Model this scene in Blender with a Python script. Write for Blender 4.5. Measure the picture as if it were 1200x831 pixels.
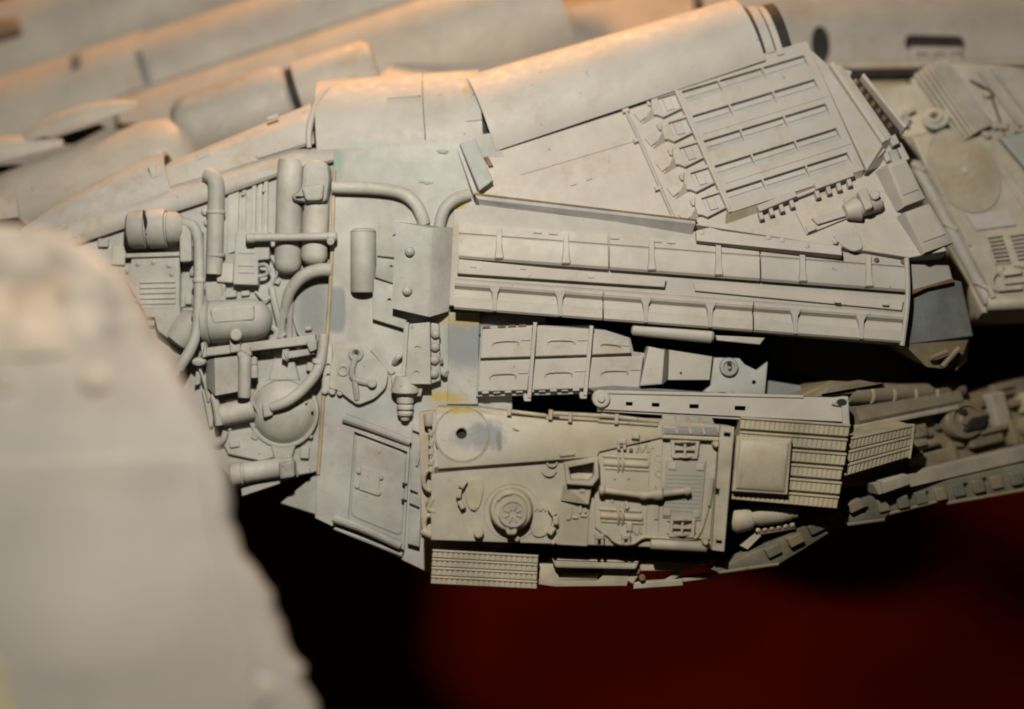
import bpy, bmesh, math, random
from mathutils import Vector as V
random.seed(7)
for o in list(bpy.data.objects): bpy.data.objects.remove(o)
sc = bpy.context.scene
col = sc.collection
# ---------------------------------------------------------------- units
# Drawing unit "u" = a quarter of a millimetre on the model; x right, y down, d towards the camera.
S = 0.00025
D = 2000.0                     # camera distance from the d=0 plane, in u (0.5 m)
CX, CY = 600.0, 415.5
def world(p): return V(((p[0]-CX)*S, -p[2]*S, (CY-p[1])*S))
# ---------------------------------------------------------------- camera
cam = bpy.data.cameras.new('camera'); co = bpy.data.objects.new('camera', cam); col.objects.link(co)
co.location = (0, -D*S, 0); co.rotation_euler = (math.pi/2, 0, 0)
cam.sensor_width = 36; cam.lens = 36*D/1200.0
cam.clip_start = 0.01; cam.clip_end = 20
cam.dof.use_dof = True; cam.dof.focus_distance = (D-40)*S; cam.dof.aperture_fstop = 3.0
sc.camera = co
# ---------------------------------------------------------------- light
w = bpy.data.worlds.new('World'); sc.world = w; w.use_nodes = True
bg = w.node_tree.nodes['Background']; bg.inputs[0].default_value = (1.0, 0.74, 0.5, 1); bg.inputs[1].default_value = 0.012
def lamp(name, p, target, size, power, colr, spread=180):
    l = bpy.data.lights.new(name, 'AREA'); l.shape = 'DISK'; l.size = size*S; l.energy = power; l.color = colr; l.spread = math.radians(spread)
    o = bpy.data.objects.new(name, l); col.objects.link(o); o.location = world(p)
    o.rotation_euler = (world(target)-world(p)).to_track_quat('-Z', 'Y').to_euler()
lamp('flash_lamp', (500, -300, 1300), (440, 270, 0), 46, 1.45, (1.0, 0.95, 0.84), 148)
lamp('warm_room_lamp', (430, -1250, -660), (500, 200, -200), 260, 2.5, (1.0, 0.47, 0.17))
vs = sc.view_settings; vs.view_transform = 'Standard'; vs.look = 'None'; vs.exposure = 0.0; vs.gamma = 1.0; vs.use_curve_mapping = False
sc.render.engine = 'CYCLES'; sc.cycles.filter_width = 1.9
# ---------------------------------------------------------------- materials
ALB = 0.58                     # overall darkness of the primer
def wp(px, py, d=0):           # object-coordinate position of a drawing point on plane d
    k = (D-d)/D
    return ((px-CX)*k*S, (CY-py)*k*S)
def paint(name, base, rough=0.62, var=0.16, grain=0.25, patches=(), dirt=0.0, metal=0.0):
    base = tuple(c*ALB for c in base); patches = [q[:7]+(tuple(c*ALB for c in q[7]),)+q[8:] for q in patches]
    m = bpy.data.materials.new(name); m.use_nodes = True
    nt = m.node_tree; N = nt.nodes; L = nt.links
    bs = N['Principled BSDF']; bs.inputs['Roughness'].default_value = rough; bs.inputs['Metallic'].default_value = metal
    bs.inputs['Specular IOR Level'].default_value = 0.35
    tc = N.new('ShaderNodeTexCoord')
    def noise(scale, det=3, rg=0.6):
        n = N.new('ShaderNodeTexNoise'); n.inputs['Scale'].default_value = scale; n.inputs['Detail'].default_value = det
        n.inputs['Roughness'].default_value = rg; L.new(tc.outputs['Object'], n.inputs['Vector']); return n
    def ramp(src, a, b):
        r = N.new('ShaderNodeMapRange'); r.inputs[1].default_value = a; r.inputs[2].default_value = b
        L.new(src, r.inputs[0]); return r.outputs[0]
    def mix(f, a, b, blend='MIX'):
        x = N.new('ShaderNodeMix'); x.data_type = 'RGBA'; x.blend_type = blend
        if isinstance(f, (int, float)): x.inputs[0].default_value = f
        else: L.new(f, x.inputs[0])
        for i, c in ((6, a), (7, b)):
            if isinstance(c, tuple): x.inputs[i].default_value = (*c, 1)
            else: L.new(c, x.inputs[i])
        return x.outputs[2]
    def mth(op, a, b=0.0):
        x = N.new('ShaderNodeMath'); x.operation = op; x.use_clamp = False
        for i, c in enumerate((a, b)):
            if isinstance(c, (int, float)): x.inputs[i].default_value = c
            else: L.new(c, x.inputs[i])
        return x.outputs[0]
    lo = tuple(c*(1-var*1.6) for c in base); hi = tuple(min(1, c*(1+var)) for c in base)
    big = noise(70, 4); fine = noise(900, 3)
    c = mix(ramp(big.outputs[0], 0.35, 0.65), lo, hi)
    tint = noise(38, 2)
    c = mix(mth('MULTIPLY', ramp(tint.outputs[0], 0.45, 0.7), 0.35), c, tuple(b*k for b, k in zip(base, (0.93, 0.98, 1.03))))
    c = mix(mth('MULTIPLY', ramp(fine.outputs[0], 0.3, 0.7), 0.22), c, lo)
    chip = noise(420, 2)       # small dark chips and dust specks in the paint
    c = mix(mth('MULTIPLY', ramp(chip.outputs[0], 0.715, 0.75), 0.5), c, (base[0]*0.33, base[1]*0.28, base[2]*0.2))
    st = noise(46, 8, 0.72); sc1 = noise(230, 7, 0.8)      # faint yellowed stains and scuffs
    c = mix(mth('MULTIPLY', mth('MULTIPLY', ramp(st.outputs[0], 0.52, 0.66), ramp(sc1.outputs[0], 0.40, 0.62)), 0.75), c, (base[0]*0.74, base[1]*0.64, base[2]*0.45))
    sp1 = noise(150, 6, 0.75)
    c = mix(mth('MULTIPLY', ramp(sp1.outputs[0], 0.58, 0.68), 0.45), c, (min(1, base[0]*1.18), min(1, base[1]*1.19), min(1, base[2]*1.22)))
    if dirt > 0:
        dn = noise(160, 5, 0.7)
        c = mix(mth('MULTIPLY', ramp(dn.outputs[0], 0.5, 0.72), dirt), c, (base[0]*0.62, base[1]*0.54, base[2]*0.36))
    if patches:
        sp = N.new('ShaderNodeSeparateXYZ'); L.new(tc.outputs['Object'], sp.inputs[0])
        pn = noise(420, 5, 0.75)
        for (px, py, rx, ry, d, soft, rag, colr, amt, pw) in patches:
            wx, wz = wp(px, py, d)
            dx = mth('DIVIDE', mth('ABSOLUTE', mth('SUBTRACT', sp.outputs[0], wx)), rx*S)
            dz = mth('DIVIDE', mth('ABSOLUTE', mth('SUBTRACT', sp.outputs[2], wz)), ry*S)
            r = mth('POWER', mth('ADD', mth('POWER', dx, pw), mth('POWER', dz, pw)), 1.0/pw)
            r = mth('ADD', r, mth('MULTIPLY', mth('SUBTRACT', pn.outputs[0], 0.5), rag))
            f = mth('MULTIPLY', ramp(r, 1.0+soft, 1.0-soft), amt)
            c = mix(f, c, colr)
    oi = N.new('ShaderNodeObjectInfo'); hs = N.new('ShaderNodeHueSaturation')     # every kit part took the spray a little differently
    L.new(mth('ADD', mth('MULTIPLY', oi.outputs['Random'], 0.16), 0.92), hs.inputs['Value']); L.new(mth('ADD', mth('MULTIPLY', oi.outputs['Random'], 0.35), 0.85), hs.inputs['Saturation'])
    L.new(c, hs.inputs['Color']); c = hs.outputs['Color']
    L.new(c, bs.inputs['Base Color'])
    rr = N.new('ShaderNodeMapRange'); rr.inputs[1].default_value = 0.3; rr.inputs[2].default_value = 0.7
    rr.inputs[3].default_value = rough-0.1; rr.inputs[4].default_value = rough+0.12
    L.new(noise(300, 3).outputs[0], rr.inputs[0]); L.new(rr.outputs[0], bs.inputs['Roughness'])
    bp = N.new('ShaderNodeBump'); bp.inputs['Strength'].default_value = grain; bp.inputs['Distance'].default_value = 0.00012
    bn = mth('ADD', noise(2600, 3).outputs[0], mth('MULTIPLY', noise(330, 4).outputs[0], 1.6))
    L.new(bn, bp.inputs['Height']); L.new(bp.outputs[0], bs.inputs['Normal'])
    return m
BLUE = (0.24, 0.265, 0.27); PUT = (0.41, 0.425, 0.39); GLUE = (0.47, 0.34, 0.06); WHITE = (0.62, 0.60, 0.56); OCH = (0.52, 0.30, 0.08)
M = {}
M['hull'] = paint('grey primer paint on hull', (0.475, 0.455, 0.42), patches=[
    (450, 196, 62, 22, 0, .5, 2.4, PUT, .42, 2), (520, 205, 30, 30, 0, .5, 2.2, (0.48, 0.485, 0.45), .6, 2), (490, 178, 50, 10, 0, .5, 2.4, (0.52, 0.52, 0.48), .8, 2),
    (394, 363, 11, 27, 0, .12, .15, BLUE, .95, 4), (545, 400, 24, 30, 0, .25, .5, BLUE, .9, 3),
    (541, 262, 9, 26, 0, .4, 2.2, GLUE, .8, 2), (526, 466, 22, 6, 0, .35, 3.2, GLUE, .7, 2),
    (548, 375, 26, 9, 0, .35, 3.0, GLUE, .6, 2), (396, 192, 6, 16, 0, .5, 1.0, (0.2, 0.33, 0.26), .6, 2),
    (440, 480, 60, 12, 0, .6, .8, (0.36, 0.40, 0.42), .5, 2), (503, 650, 5, 30, 0, .6, .5, OCH, .7, 2)])
M['bay'] = paint('grey primer paint in engine bay', (0.52, 0.50, 0.455), patches=[
    (366, 363, 19, 30, -14, .35, .25, BLUE, .8, 4)], dirt=0.12)
M['part'] = paint('grey primer paint on fittings', (0.52, 0.495, 0.445), dirt=0.16)
M['shell'] = paint('pale grey primer paint on shells', (0.53, 0.49, 0.44), var=0.06, patches=[
    (430, 168, 26, 4, 0, .5, 1.0, (0.35, 0.46, 0.42), .5, 2), (545, 100, 4, 6, 0, .6, 1., GLUE, .6, 2)])
M['wedge'] = paint('warm pale primer paint on wedge', (0.56, 0.505, 0.445), var=0.06, patches=[
    (549, 210, 12, 30, 0, .5, 2.2, (0.44, 0.46, 0.43), .5, 2), (575, 236, 14, 8, 0, .6, 1.2, GLUE, .4, 2)], dirt=0.06)
M['putty'] = paint('greenish grey filler', (0.45, 0.46, 0.425), var=0.14, grain=0.6)
M['skirt'] = paint('warm grey primer paint on skirts', (0.53, 0.49, 0.43), var=0.07, dirt=0.10)
M['tank'] = paint('tan grey primer paint on tank hull', (0.505, 0.445, 0.335), var=0.09, dirt=0.18, patches=[
    (545, 505, 70, 38, 85, .7, .5, (0.56, 0.53, 0.49), .7, 2), (570, 510, 17, 14, 85, .3, 2.0, (0.25, 0.255, 0.26), .9, 4), (552, 514, 26, 10, 85, .5, 2.6, (0.31, 0.315, 0.31), .8, 2), (585, 516, 3, 11, 85, .4, 1.5, (0.16, 0.16, 0.16), .7, 2), (526, 479, 30, 5, 80, .4, 2.8, GLUE, .85, 2),
    (672, 615, 18, 26, 75, .4, .4, (0.36, 0.29, 0.17), .6, 4)])
M['tankpart'] = paint('tan primer paint on tank fittings', (0.505, 0.44, 0.335), dirt=0.24)
M['t2'] = paint('beige primer paint on far tank hull', (0.52, 0.455, 0.35), dirt=.2)
M['t2part'] = paint('beige primer paint on far tank fittings', (0.54, 0.485, 0.395), dirt=.15)
M['t2disc'] = paint('tan primer paint on turret ring', (0.46, 0.395, 0.295), dirt=.2)
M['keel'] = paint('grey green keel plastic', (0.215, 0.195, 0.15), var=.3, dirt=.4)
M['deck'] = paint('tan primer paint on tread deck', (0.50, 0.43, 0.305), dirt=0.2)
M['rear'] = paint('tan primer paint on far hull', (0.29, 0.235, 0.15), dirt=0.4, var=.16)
M['tmesh'] = paint('grey tan primer on mesh', (0.40, 0.375, 0.31), var=0.06)
M['blue'] = paint('bare blue grey plastic', (0.215, 0.226, 0.226), rough=0.5, var=0.25, dirt=0.25)
M['grey'] = paint('bare pale grey plastic', (0.40, 0.40, 0.375), rough=0.55, var=0.10)
M['bare'] = paint('bare ochre plastic strip', (0.52, 0.40, 0.24), rough=0.5, var=0.2)
M['brown'] = paint('rust brown stained plastic', (0.22, 0.13, 0.06), rough=0.6, var=0.4)
M['dark'] = paint('near-black for shaded gaps and small dark parts', (0.02, 0.018, 0.015), rough=0.8, grain=.1)  # colour stands in for shade in gaps and holes; also small dark parts
M['slot'] = paint('cool grey slot lining', (0.52, 0.515, 0.485), var=0.05)
M['fore'] = paint('pinkish pale primer paint', (0.47, 0.38, 0.30), var=0.34, dirt=0.25, patches=[
    (150, 700, 330, 200, 480, .3, .5, (0.47, 0.43, 0.375), .8, 4), (150, 515, 220, 22, 480, .6, .9, (0.44, 0.41, 0.345), .6, 2), (20, 640, 40, 90, 480, .8, 1.4, (0.36, 0.34, 0.30), .8, 2), (120, 460, 60, 14, 480, .8, 1.6, (0.40, 0.34, 0.27), .7, 2), (190, 560, 30, 16, 480, .8, 1.6, (0.34, 0.31, 0.27), .7, 2), (60, 560, 50, 14, 480, .8, 1.6, (0.38, 0.35, 0.30), .7, 2), (230, 770, 40, 30, 480, .8, 1.6, (0.40, 0.37, 0.33), .7, 2), (100, 795, 60, 16, 480, .8, 1.4, (0.36, 0.34, 0.30), .7, 2), (170, 620, 40, 20, 480, .8, 1.4, (0.42, 0.40, 0.37), .6, 2), (250, 700, 20, 30, 480, .8, 1.4, (0.42, 0.39, 0.35), .6, 2), (110, 690, 60, 40, 480, .8, 1., (0.53, 0.49, 0.43), .8, 2), (60, 430, 40, 20, 480, .8, 1.2, (0.46, 0.41, 0.33), .5, 2)])
M['back'] = paint('pale grey primer paint far away', (0.47, 0.42, 0.36), var=0.08)
M['rim'] = paint('bare brass tinted strip', (0.5, 0.33, 0.12), rough=0.45, var=.2)
def cloth_mat():
    m = bpy.data.materials.new('dark red velvet cloth'); m.use_nodes = True
    b = m.node_tree.nodes['Principled BSDF']; N = m.node_tree.nodes; L = m.node_tree.links
    tc = N.new('ShaderNodeTexCoord'); n = N.new('ShaderNodeTexNoise'); n.inputs['Scale'].default_value = 9; n.inputs['Detail'].default_value = 6
    L.new(tc.outputs['Object'], n.inputs['Vector'])
    r = N.new('ShaderNodeValToRGB'); r.color_ramp.elements[0].color = (0.052, 0.0040, 0.0024, 1); r.color_ramp.elements[1].color = (0.105, 0.0085, 0.0048, 1)
    L.new(n.outputs[0], r.inputs[0]); L.new(r.outputs[0], b.inputs['Base Color'])
    b.inputs['Roughness'].default_value = 0.95; b.inputs['Specular IOR Level'].default_value = 0.05
    wv = N.new('ShaderNodeTexNoise'); wv.inputs['Scale'].default_value = 1500; L.new(tc.outputs['Object'], wv.inputs['Vector'])
    bp = N.new('ShaderNodeBump'); bp.inputs['Strength'].default_value = 0.4; bp.inputs['Distance'].default_value = 0.0003
    L.new(wv.outputs[0], bp.inputs['Height']); L.new(bp.outputs[0], b.inputs['Normal'])
    return m
M['cloth'] = cloth_mat()
# ---------------------------------------------------------------- frames: a plane in space on which shapes are drawn
CAM = V((CX, CY, D))
class Fr:
    def __init__(s, d=0.0, x=CX, y=CY, n=(0, 0, 1)):
        k = (D-d)/D
        s.p = V((CX+(x-CX)*k, CY+(y-CY)*k, d)); s.n = V(n).normalized()
    def __call__(s, u, v, w=0.0):
        r = V((u-CX, v-CY, -D)); t = (s.p-CAM).dot(s.n)/r.dot(s.n)
        return CAM+r*t+s.n*w
def inset(pts, b):
    n = len(pts)
    if abs(b) < 1e-6: return list(pts)
    A = sum(pts[i][0]*pts[(i+1) % n][1]-pts[(i+1) % n][0]*pts[i][1] for i in range(n))
    sg = 1 if A > 0 else -1
    out = []
    for i in range(n):
        p0, p1, p2 = pts[i-1], pts[i], pts[(i+1) % n]
        a = V((p1[0]-p0[0], p1[1]-p0[1])); c = V((p2[0]-p1[0], p2[1]-p1[1]))
        if a.length < 1e-6 or c.length < 1e-6: out.append(p1); continue
        a.normalize(); c.normalize()
        n1 = V((-a.y, a.x))*sg; n2 = V((-c.y, c.x))*sg
        m = n1+n2
        if m.length < 1e-4: m = n1
        m.normalize(); k = b/max(0.45, m.dot(n1))
        out.append((p1[0]+m.x*k, p1[1]+m.y*k))
    return out
def circ(cx, cy, r, n=24, ry=None, rot=0.0, a0=0.0):
    ry = r if ry is None else ry; ca, sa = math.cos(math.radians(rot)), math.sin(math.radians(rot))
    o = []
    for i in range(n):
        a = a0+2*math.pi*i/n; x, y = r*math.cos(a), ry*math.sin(a)
        o.append((cx+x*ca-y*sa, cy+x*sa+y*ca))
    return o
def rbox(cx, cy, wd, ht, rot=0.0):
    ca, sa = math.cos(math.radians(rot)), math.sin(math.radians(rot))
    return [(cx+x*ca-y*sa, cy+x*sa+y*ca) for x, y in ((-wd/2, -ht/2), (wd/2, -ht/2), (wd/2, ht/2), (-wd/2, ht/2))]
def rnd(pts, r, k=4):          # round the corners of a polygon
    o = []; n = len(pts)
    for i in range(n):
        p0, p1, p2 = V(pts[i-1]), V(pts[i]), V(pts[(i+1) % n])
        a = (p0-p1); b = (p2-p1); rr = min(r, a.length*.45, b.length*.45)
        A = p1+a.normalized()*rr; Bq = p1+b.normalized()*rr
        for j in range(k+1):
            t = j/k; q = A*(1-t)**2+p1*2*t*(1-t)+Bq*t*t; o.append((q.x, q.y))
    return o
def lerp2(a, b, t): return (a[0]+(b[0]-a[0])*t, a[1]+(b[1]-a[1])*t)
def bil(q, u, v): return lerp2(lerp2(q[0], q[1], u), lerp2(q[3], q[2], u), v)
def sub(q, u0, u1, v0, v1): return [bil(q, u0, v0), bil(q, u1, v0), bil(q, u1, v1), bil(q, u0, v1)]
class B:
    def __init__(s, F): s.F = F; s.bm = bmesh.new(); s.hard = []
    def _rings(s, rings, cap0=True, cap1=True, close=True):
        vs_ = [[s.bm.verts.new(p) for p in r] for r in rings]
        n = len(vs_[0])
        for a, b in zip(vs_, vs_[1:]):
            for i in range(n if close else n-1):
                j = (i+1) % n
                try: s.bm.faces.new((a[i], a[j], b[j], b[i]))
                except ValueError: pass
        if cap0: s.bm.faces.new(vs_[0][::-1])
        if cap1: s.hard += list(s.bm.faces.new(vs_[-1]).edges)
        return s
    def prism(s, pts, w0, w1, b=0.8, t=0.0):
        F = s.F; r = [[F(*p, w0) for p in inset(pts, -t)]]
        b = min(b, abs(w1-w0)*.9)
        if b > 0:
            r.append([F(*p, w1-b) for p in pts]); r.append([F(*p, w1-b*.3) for p in inset(pts, b*.3)]); r.append([F(*p, w1) for p in inset(pts, b)])
        else: r.append([F(*p, w1) for p in pts])
        return s._rings(r)
    def box(s, cx, cy, wd, ht, rot, w0, w1, b=0.8, t=0.0): return s.prism(rbox(cx, cy, wd, ht, rot), w0, w1, b, t)
    def disc(s, cx, cy, r, w0, w1, b=0.8, n=24, ry=None, rot=0): return s.prism(circ(cx, cy, r, n, ry, rot), w0, w1, b)
    def bar(s, p, q, wd, w0, w1, b=0.6):
        a = V((q[0]-p[0], q[1]-p[1])); nn = V((-a.y, a.x)).normalized()*wd/2
        return s.prism([(p[0]+nn.x, p[1]+nn.y), (q[0]+nn.x, q[1]+nn.y), (q[0]-nn.x, q[1]-nn.y), (p[0]-nn.x, p[1]-nn.y)], w0, w1, b)
    def loft(s, *rings):       # rings of (u,v,w)
        return s._rings([[s.F(*p) for p in r] for r in rings])
    def dome(s, cx, cy, prof, n=24, ry=1.0, hole=False):   # profile of (radius, w)
        rings = []
        for r, w_ in prof:
            rings.append([s.F(cx+r*math.cos(2*math.pi*i/n), cy+r*ry*math.sin(2*math.pi*i/n), w_) for i in range(n)])
        return s._rings(rings, not hole, not hole)
    def ringtube(s, cx, cy, R, r, w_, n=28, k=8, ry=None, rot=0):
        pts = circ(cx, cy, R, n, ry, rot)
        return s.tube([(x, y, w_) for x, y in pts], r, k, closed=True, res=1)
    def lathe(s, p, q, prof, n=20):
        P, Q = s.F(*p), s.F(*q); ax = (Q-P); Ln = ax.length; ax.normalize()
        e1 = ax.cross(V((0, 0, 1)));  e1 = e1.normalized() if e1.length > 1e-4 else V((1, 0, 0))
        e2 = ax.cross(e1)
        rings = []
        for t, r in prof:
            c = P+ax*Ln*t; rings.append([c+(e1*math.cos(2*math.pi*i/n)+e2*math.sin(2*math.pi*i/n))*max(r, .05) for i in range(n)])
        return s._rings(rings)
    def rod(s, p, q, r, n=12, e=None):
        e = min(1.2, r*.4) if e is None else e
        L_ = (s.F(*q)-s.F(*p)).length; t = e/max(L_, 1e-3)
        return s.lathe(p, q, [(0, r-e), (t*.4, r-e*.35), (t, r), (1-t, r), (1-t*.4, r-e*.35), (1, r-e)], n)
    def tube(s, pts, r, n=12, closed=False, res=6):
        P = [s.F(*p) for p in pts]; R = r if isinstance(r, (list, tuple)) else [r]*len(P)
        Q = []; RR = []
        m = len(P)
        if res > 1:
            for i in range(m-1):
                p0, p1, p2, p3 = P[max(i-1, 0)], P[i], P[i+1], P[min(i+2, m-1)]
                for j in range(res):
                    t = j/res
                    Q.append(0.5*((2*p1)+(p2-p0)*t+(2*p0-5*p1+4*p2-p3)*t*t+(3*p1-p0-3*p2+p3)*t**3)); RR.append(R[i]+(R[i+1]-R[i])*t)
            Q.append(P[-1]); RR.append(R[-1])
        else: Q, RR = P, list(R)
        m = len(Q); up = None; rings = []
        for i in range(m):
            tg = (Q[(i+1) % m]-Q[i-1]) if closed else (Q[min(i+1, m-1)]-Q[max(i-1, 0)])
            tg.normalize()
            if up is None: up = tg.cross(V((0, 0, 1)));  up = up if up.length > 1e-3 else V((1, 0, 0))
            up = (up-tg*up.dot(tg)).normalized(); e2 = tg.cross(up)
            rings.append([Q[i]+(up*math.cos(2*math.pi*k/n)+e2*math.sin(2*math.pi*k/n))*RR[i] for k in range(n)])
        if closed: rings.append(rings[0]); return s._rings(rings, False, False)
        return s._rings(rings)
    def shell(s, p, q, rp, rq, a0=-8, a1=120, th=6, n=22, m=2, bow=0.0, ends=0.0):   # curved plate; p,q = where it faces the camera
        P, Q = s.F(*p), s.F(*q); ax = (Q-P).normalized()
        ew = (s.F.n-ax*s.F.n.dot(ax)).normalized(); eu = ax.cross(ew)
        if eu.y > 0: eu = -eu
        rings = []
        for j in range(m+1):
            t = j/m; r = rp+(rq-rp)*t+bow*4*t*(1-t)
            r0 = rp+(rq-rp)*t
            c = P+(Q-P)*t-ew*r0
            o = []; i_ = []
            for k in range(n+1):
                a = math.radians(a0+(a1-a0)*k/n); dr = ew*math.cos(a)+eu*math.sin(a)
                o.append(c+dr*r); i_.append(c+dr*(r-th))
            rings.append(o+i_[::-1])
        return s._rings(rings)
    def slots(s, q, us, vsx, skip, w0, w1):    # plate with through openings on a grid of cells
        nu, nv = len(us)-1, len(vsx)-1; F = s.F
        full = lambda i, j: 0 <= i < nu and 0 <= j < nv and (i, j) not in skip
        for i in range(nu):
            for j in range(nv):
                if not full(i, j): continue
                c = sub(q, us[i], us[i+1], vsx[j], vsx[j+1])
                t = [s.bm.verts.new(F(*p, w1)) for p in c]; bq = [s.bm.verts.new(F(*p, w0)) for p in c]
                s.bm.faces.new(t); s.bm.faces.new(bq[::-1])
                for k, (di, dj) in enumerate(((0, -1), (1, 0), (0, 1), (-1, 0))):
                    if not full(i+di, j+dj): s.bm.faces.new((bq[k], bq[(k+1) % 4], t[(k+1) % 4], t[k]))
        bmesh.ops.remove_doubles(s.bm, verts=s.bm.verts, dist=0.01)
        return s
    def mesh(s, name, ang=32):
        bmesh.ops.recalc_face_normals(s.bm, faces=s.bm.faces)
        for v in s.bm.verts: v.co = world(v.co)
        bmesh.ops.reverse_faces(s.bm, faces=s.bm.faces)      # the axis change mirrors the mesh
        s.bm.normal_update(); lim = math.radians(ang); hard = set(s.hard)
        for f in s.bm.faces: f.smooth = True
        for e in s.bm.edges: e.smooth = not (e in hard or e.calc_face_angle(0.0) > lim)
        me = bpy.data.meshes.new(name); s.bm.to_mesh(me); s.bm.free()
        return me
    def obj(s, name, mat, parent=None, cut=(), label=None, kind=None):
        me = s.mesh(name); o = bpy.data.objects.new(name, me); col.objects.link(o)
        me.materials.append(M[mat])
        if parent is not None:
            o.parent = parent
            if parent.type == 'EMPTY': o.location = -parent.location
        if label: o['label'] = label
        if kind: o['kind'] = kind
        if cut:
            bpy.context.view_layer.update()
            tmp = []
            for c in cut:
                cm = c.mesh('cutter'); ct = bpy.data.objects.new('cutter', cm); col.objects.link(ct); tmp.append(ct)
                md = o.modifiers.new('cut', 'BOOLEAN'); md.operation = 'DIFFERENCE'; md.object = ct; md.solver = 'EXACT'
            bpy.context.view_layer.update()
            ev = o.evaluated_get(bpy.context.evaluated_depsgraph_get())
            nm = bpy.data.meshes.new_from_object(ev); o.modifiers.clear(); o.data = nm
            nm.set_sharp_from_angle(angle=math.radians(32))
            if not nm.materials: nm.materials.append(M[mat])
            for ct in tmp: bpy.data.objects.remove(ct)
        return o
def thing(name, label, cat, base, group=None):
    o = bpy.data.objects.new(name, None); col.objects.link(o); o.empty_display_size = 0.005
    o.location = world(Fr(base[2])(base[0], base[1])); o['label'] = label; o['category'] = cat
    if group: o['group'] = group
    return o
def rep(fn, pts):
    for p in pts: fn(*p)
# ================================================================ setting: the red cloth the model stands before
def cloth():
    bm = bmesh.new(); nx, ny = 120, 100; g = []
    for j in range(ny+1):
        row = []
        for i in range(nx+1):
            x = -1400+4000*i/nx; y = -1300+2900*j/ny
            q = y-0.42*x; f = 24*math.sin(q*0.0105+0.61)+7*math.sin(q*0.023+x*0.004)+5*math.sin(y*0.017+x*0.009)
            d = -900+f+(max(0, y-600)/1000)**2*520
            s_ = min(1, max(0, (560-x)/260)); d -= s_*s_*(3-2*s_)*max(0, y-520)*0.75  # left drape shaped to turn away from the warm lamp and go dark
            row.append(bm.verts.new(world((x, y, d))))
        g.append(row)
    for j in range(ny):
        for i in range(nx): bm.faces.new((g[j][i], g[j][i+1], g[j+1][i+1], g[j+1][i]))
    for f in bm.faces: f.smooth = True
    me = bpy.data.meshes.new('backdrop_cloth'); bm.to_mesh(me); bm.free(); me.materials.append(M['cloth'])
    o = bpy.data.objects.new('backdrop_cloth', me); col.objects.link(o); o['kind'] = 'structure'
    o['label'] = 'dark red cloth hanging behind the grey model'; o['category'] = 'cloth'
cloth()
# ================================================================ far hull at the upper right, out of focus
F = Fr(-190)
t = thing('far_hull', 'blurred grey hull with an oval hole and a dark slot behind the tank', 'hull section', (1060, 90, -190))
B(F).shell((830, 78), (1330, 66), 150, 150, -6, 100, 26, 30).obj('curved_skin', 'back', t, cut=[
    B(F).prism(circ(962, 52, 11, 20, 23), -80, 60, 0), B(F).prism(rnd([(1062, 40), (1130, 42), (1132, 60), (1060, 58)], 8), -70, 60, 0)])
B(F).shell((830, 84), (1330, 72), 118, 118, -6, 110, 6, 20).obj('hole_shade', 'dark', t)  # near-black shell added so the hole and slot look deep in shade
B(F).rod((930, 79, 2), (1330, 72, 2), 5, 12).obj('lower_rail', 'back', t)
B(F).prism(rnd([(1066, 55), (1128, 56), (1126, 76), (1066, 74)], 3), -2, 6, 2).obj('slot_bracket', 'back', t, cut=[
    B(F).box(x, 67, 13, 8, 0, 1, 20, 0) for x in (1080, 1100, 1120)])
B(F).prism([(980, 84), (1330, 84), (1330, 120), (980, 120)], -60, -34, 2).obj('ledge_shade', 'dark', t)  # near-black slab paints the shade in the slit under the rail
B(F).prism([(965, 88), (1068, 92), (1066, 110), (970, 110)], -34, -14, 2).obj('glued_ledge', 'deck', t)
# ================================================================ long shells in the far upper left, out of focus
F = Fr(-330)
t = thing('far_shell', 'blurred long grey shell crossing the top left corner, uppermost', 'hull shell', (120, 60, -330), 'far diagonal shells')
B(F).shell((-160, 118), (420, -90), 90, 90, -70, 130, 8, 32).obj('curved_skin', 'back', t)
B(F).lathe((-30, 44, 0), (24, 30, -4), [(0, 13), (.1, 15), (.9, 15), (1, 12)], 18).obj('vent_pipe', 'brown', t)
F = Fr(-250)
t = thing('far_shell', 'blurred long grey shell with two dark straps at the top left', 'hull shell', (120, 120, -250), 'far diagonal shells')
B(F).shell((-160, 205), (180, 92), 88, 82, -70, 120, 8, 32).obj('curved_skin', 'back', t)
B(F).shell((180, 90), (700, -85), 74, 70, -70, 120, 8, 32).obj('curved_skin', 'back', t)
B(F).shell((94, 122, 2), (106, 118, 2), 84, 84, 36, 96, 6).obj('strap', 'blue', t)
B(F).shell((168, 97, 1), (177, 94, 1), 83, 83, -6, 34, 6).obj('strap', 'blue', t)
F = Fr(-200)
t = thing('far_shell', 'blurred broad grey shell passing behind the collar shell', 'hull shell', (420, 80, -200), 'far diagonal shells')
B(F).shell((150, 178), (660, 4), 96, 86, -70, 110, 8, 32).obj('curved_skin', 'back', t)
B(F).shell((285, 134, 2), (325, 121, 2), 94, 94, 40, 100, 8).obj('strap', 'back', t)
F = Fr(-235, 600, 60, (0.05, -0.75, 0.66))
t = thing('far_deck', 'blurred flat deck glowing orange above the long smooth shell', 'deck', (600, 60, -235))
B(F).prism(rnd([(400, 120), (520, 30), (600, 0), (700, -30), (960, -20), (1000, 130)], 10), -8, 0, 2).obj('deck_plate', 'back', t)
B(F).box(596, 1, 18, 8, 0, 0, 12).obj('dark_fitting', 'dark', t)
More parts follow.
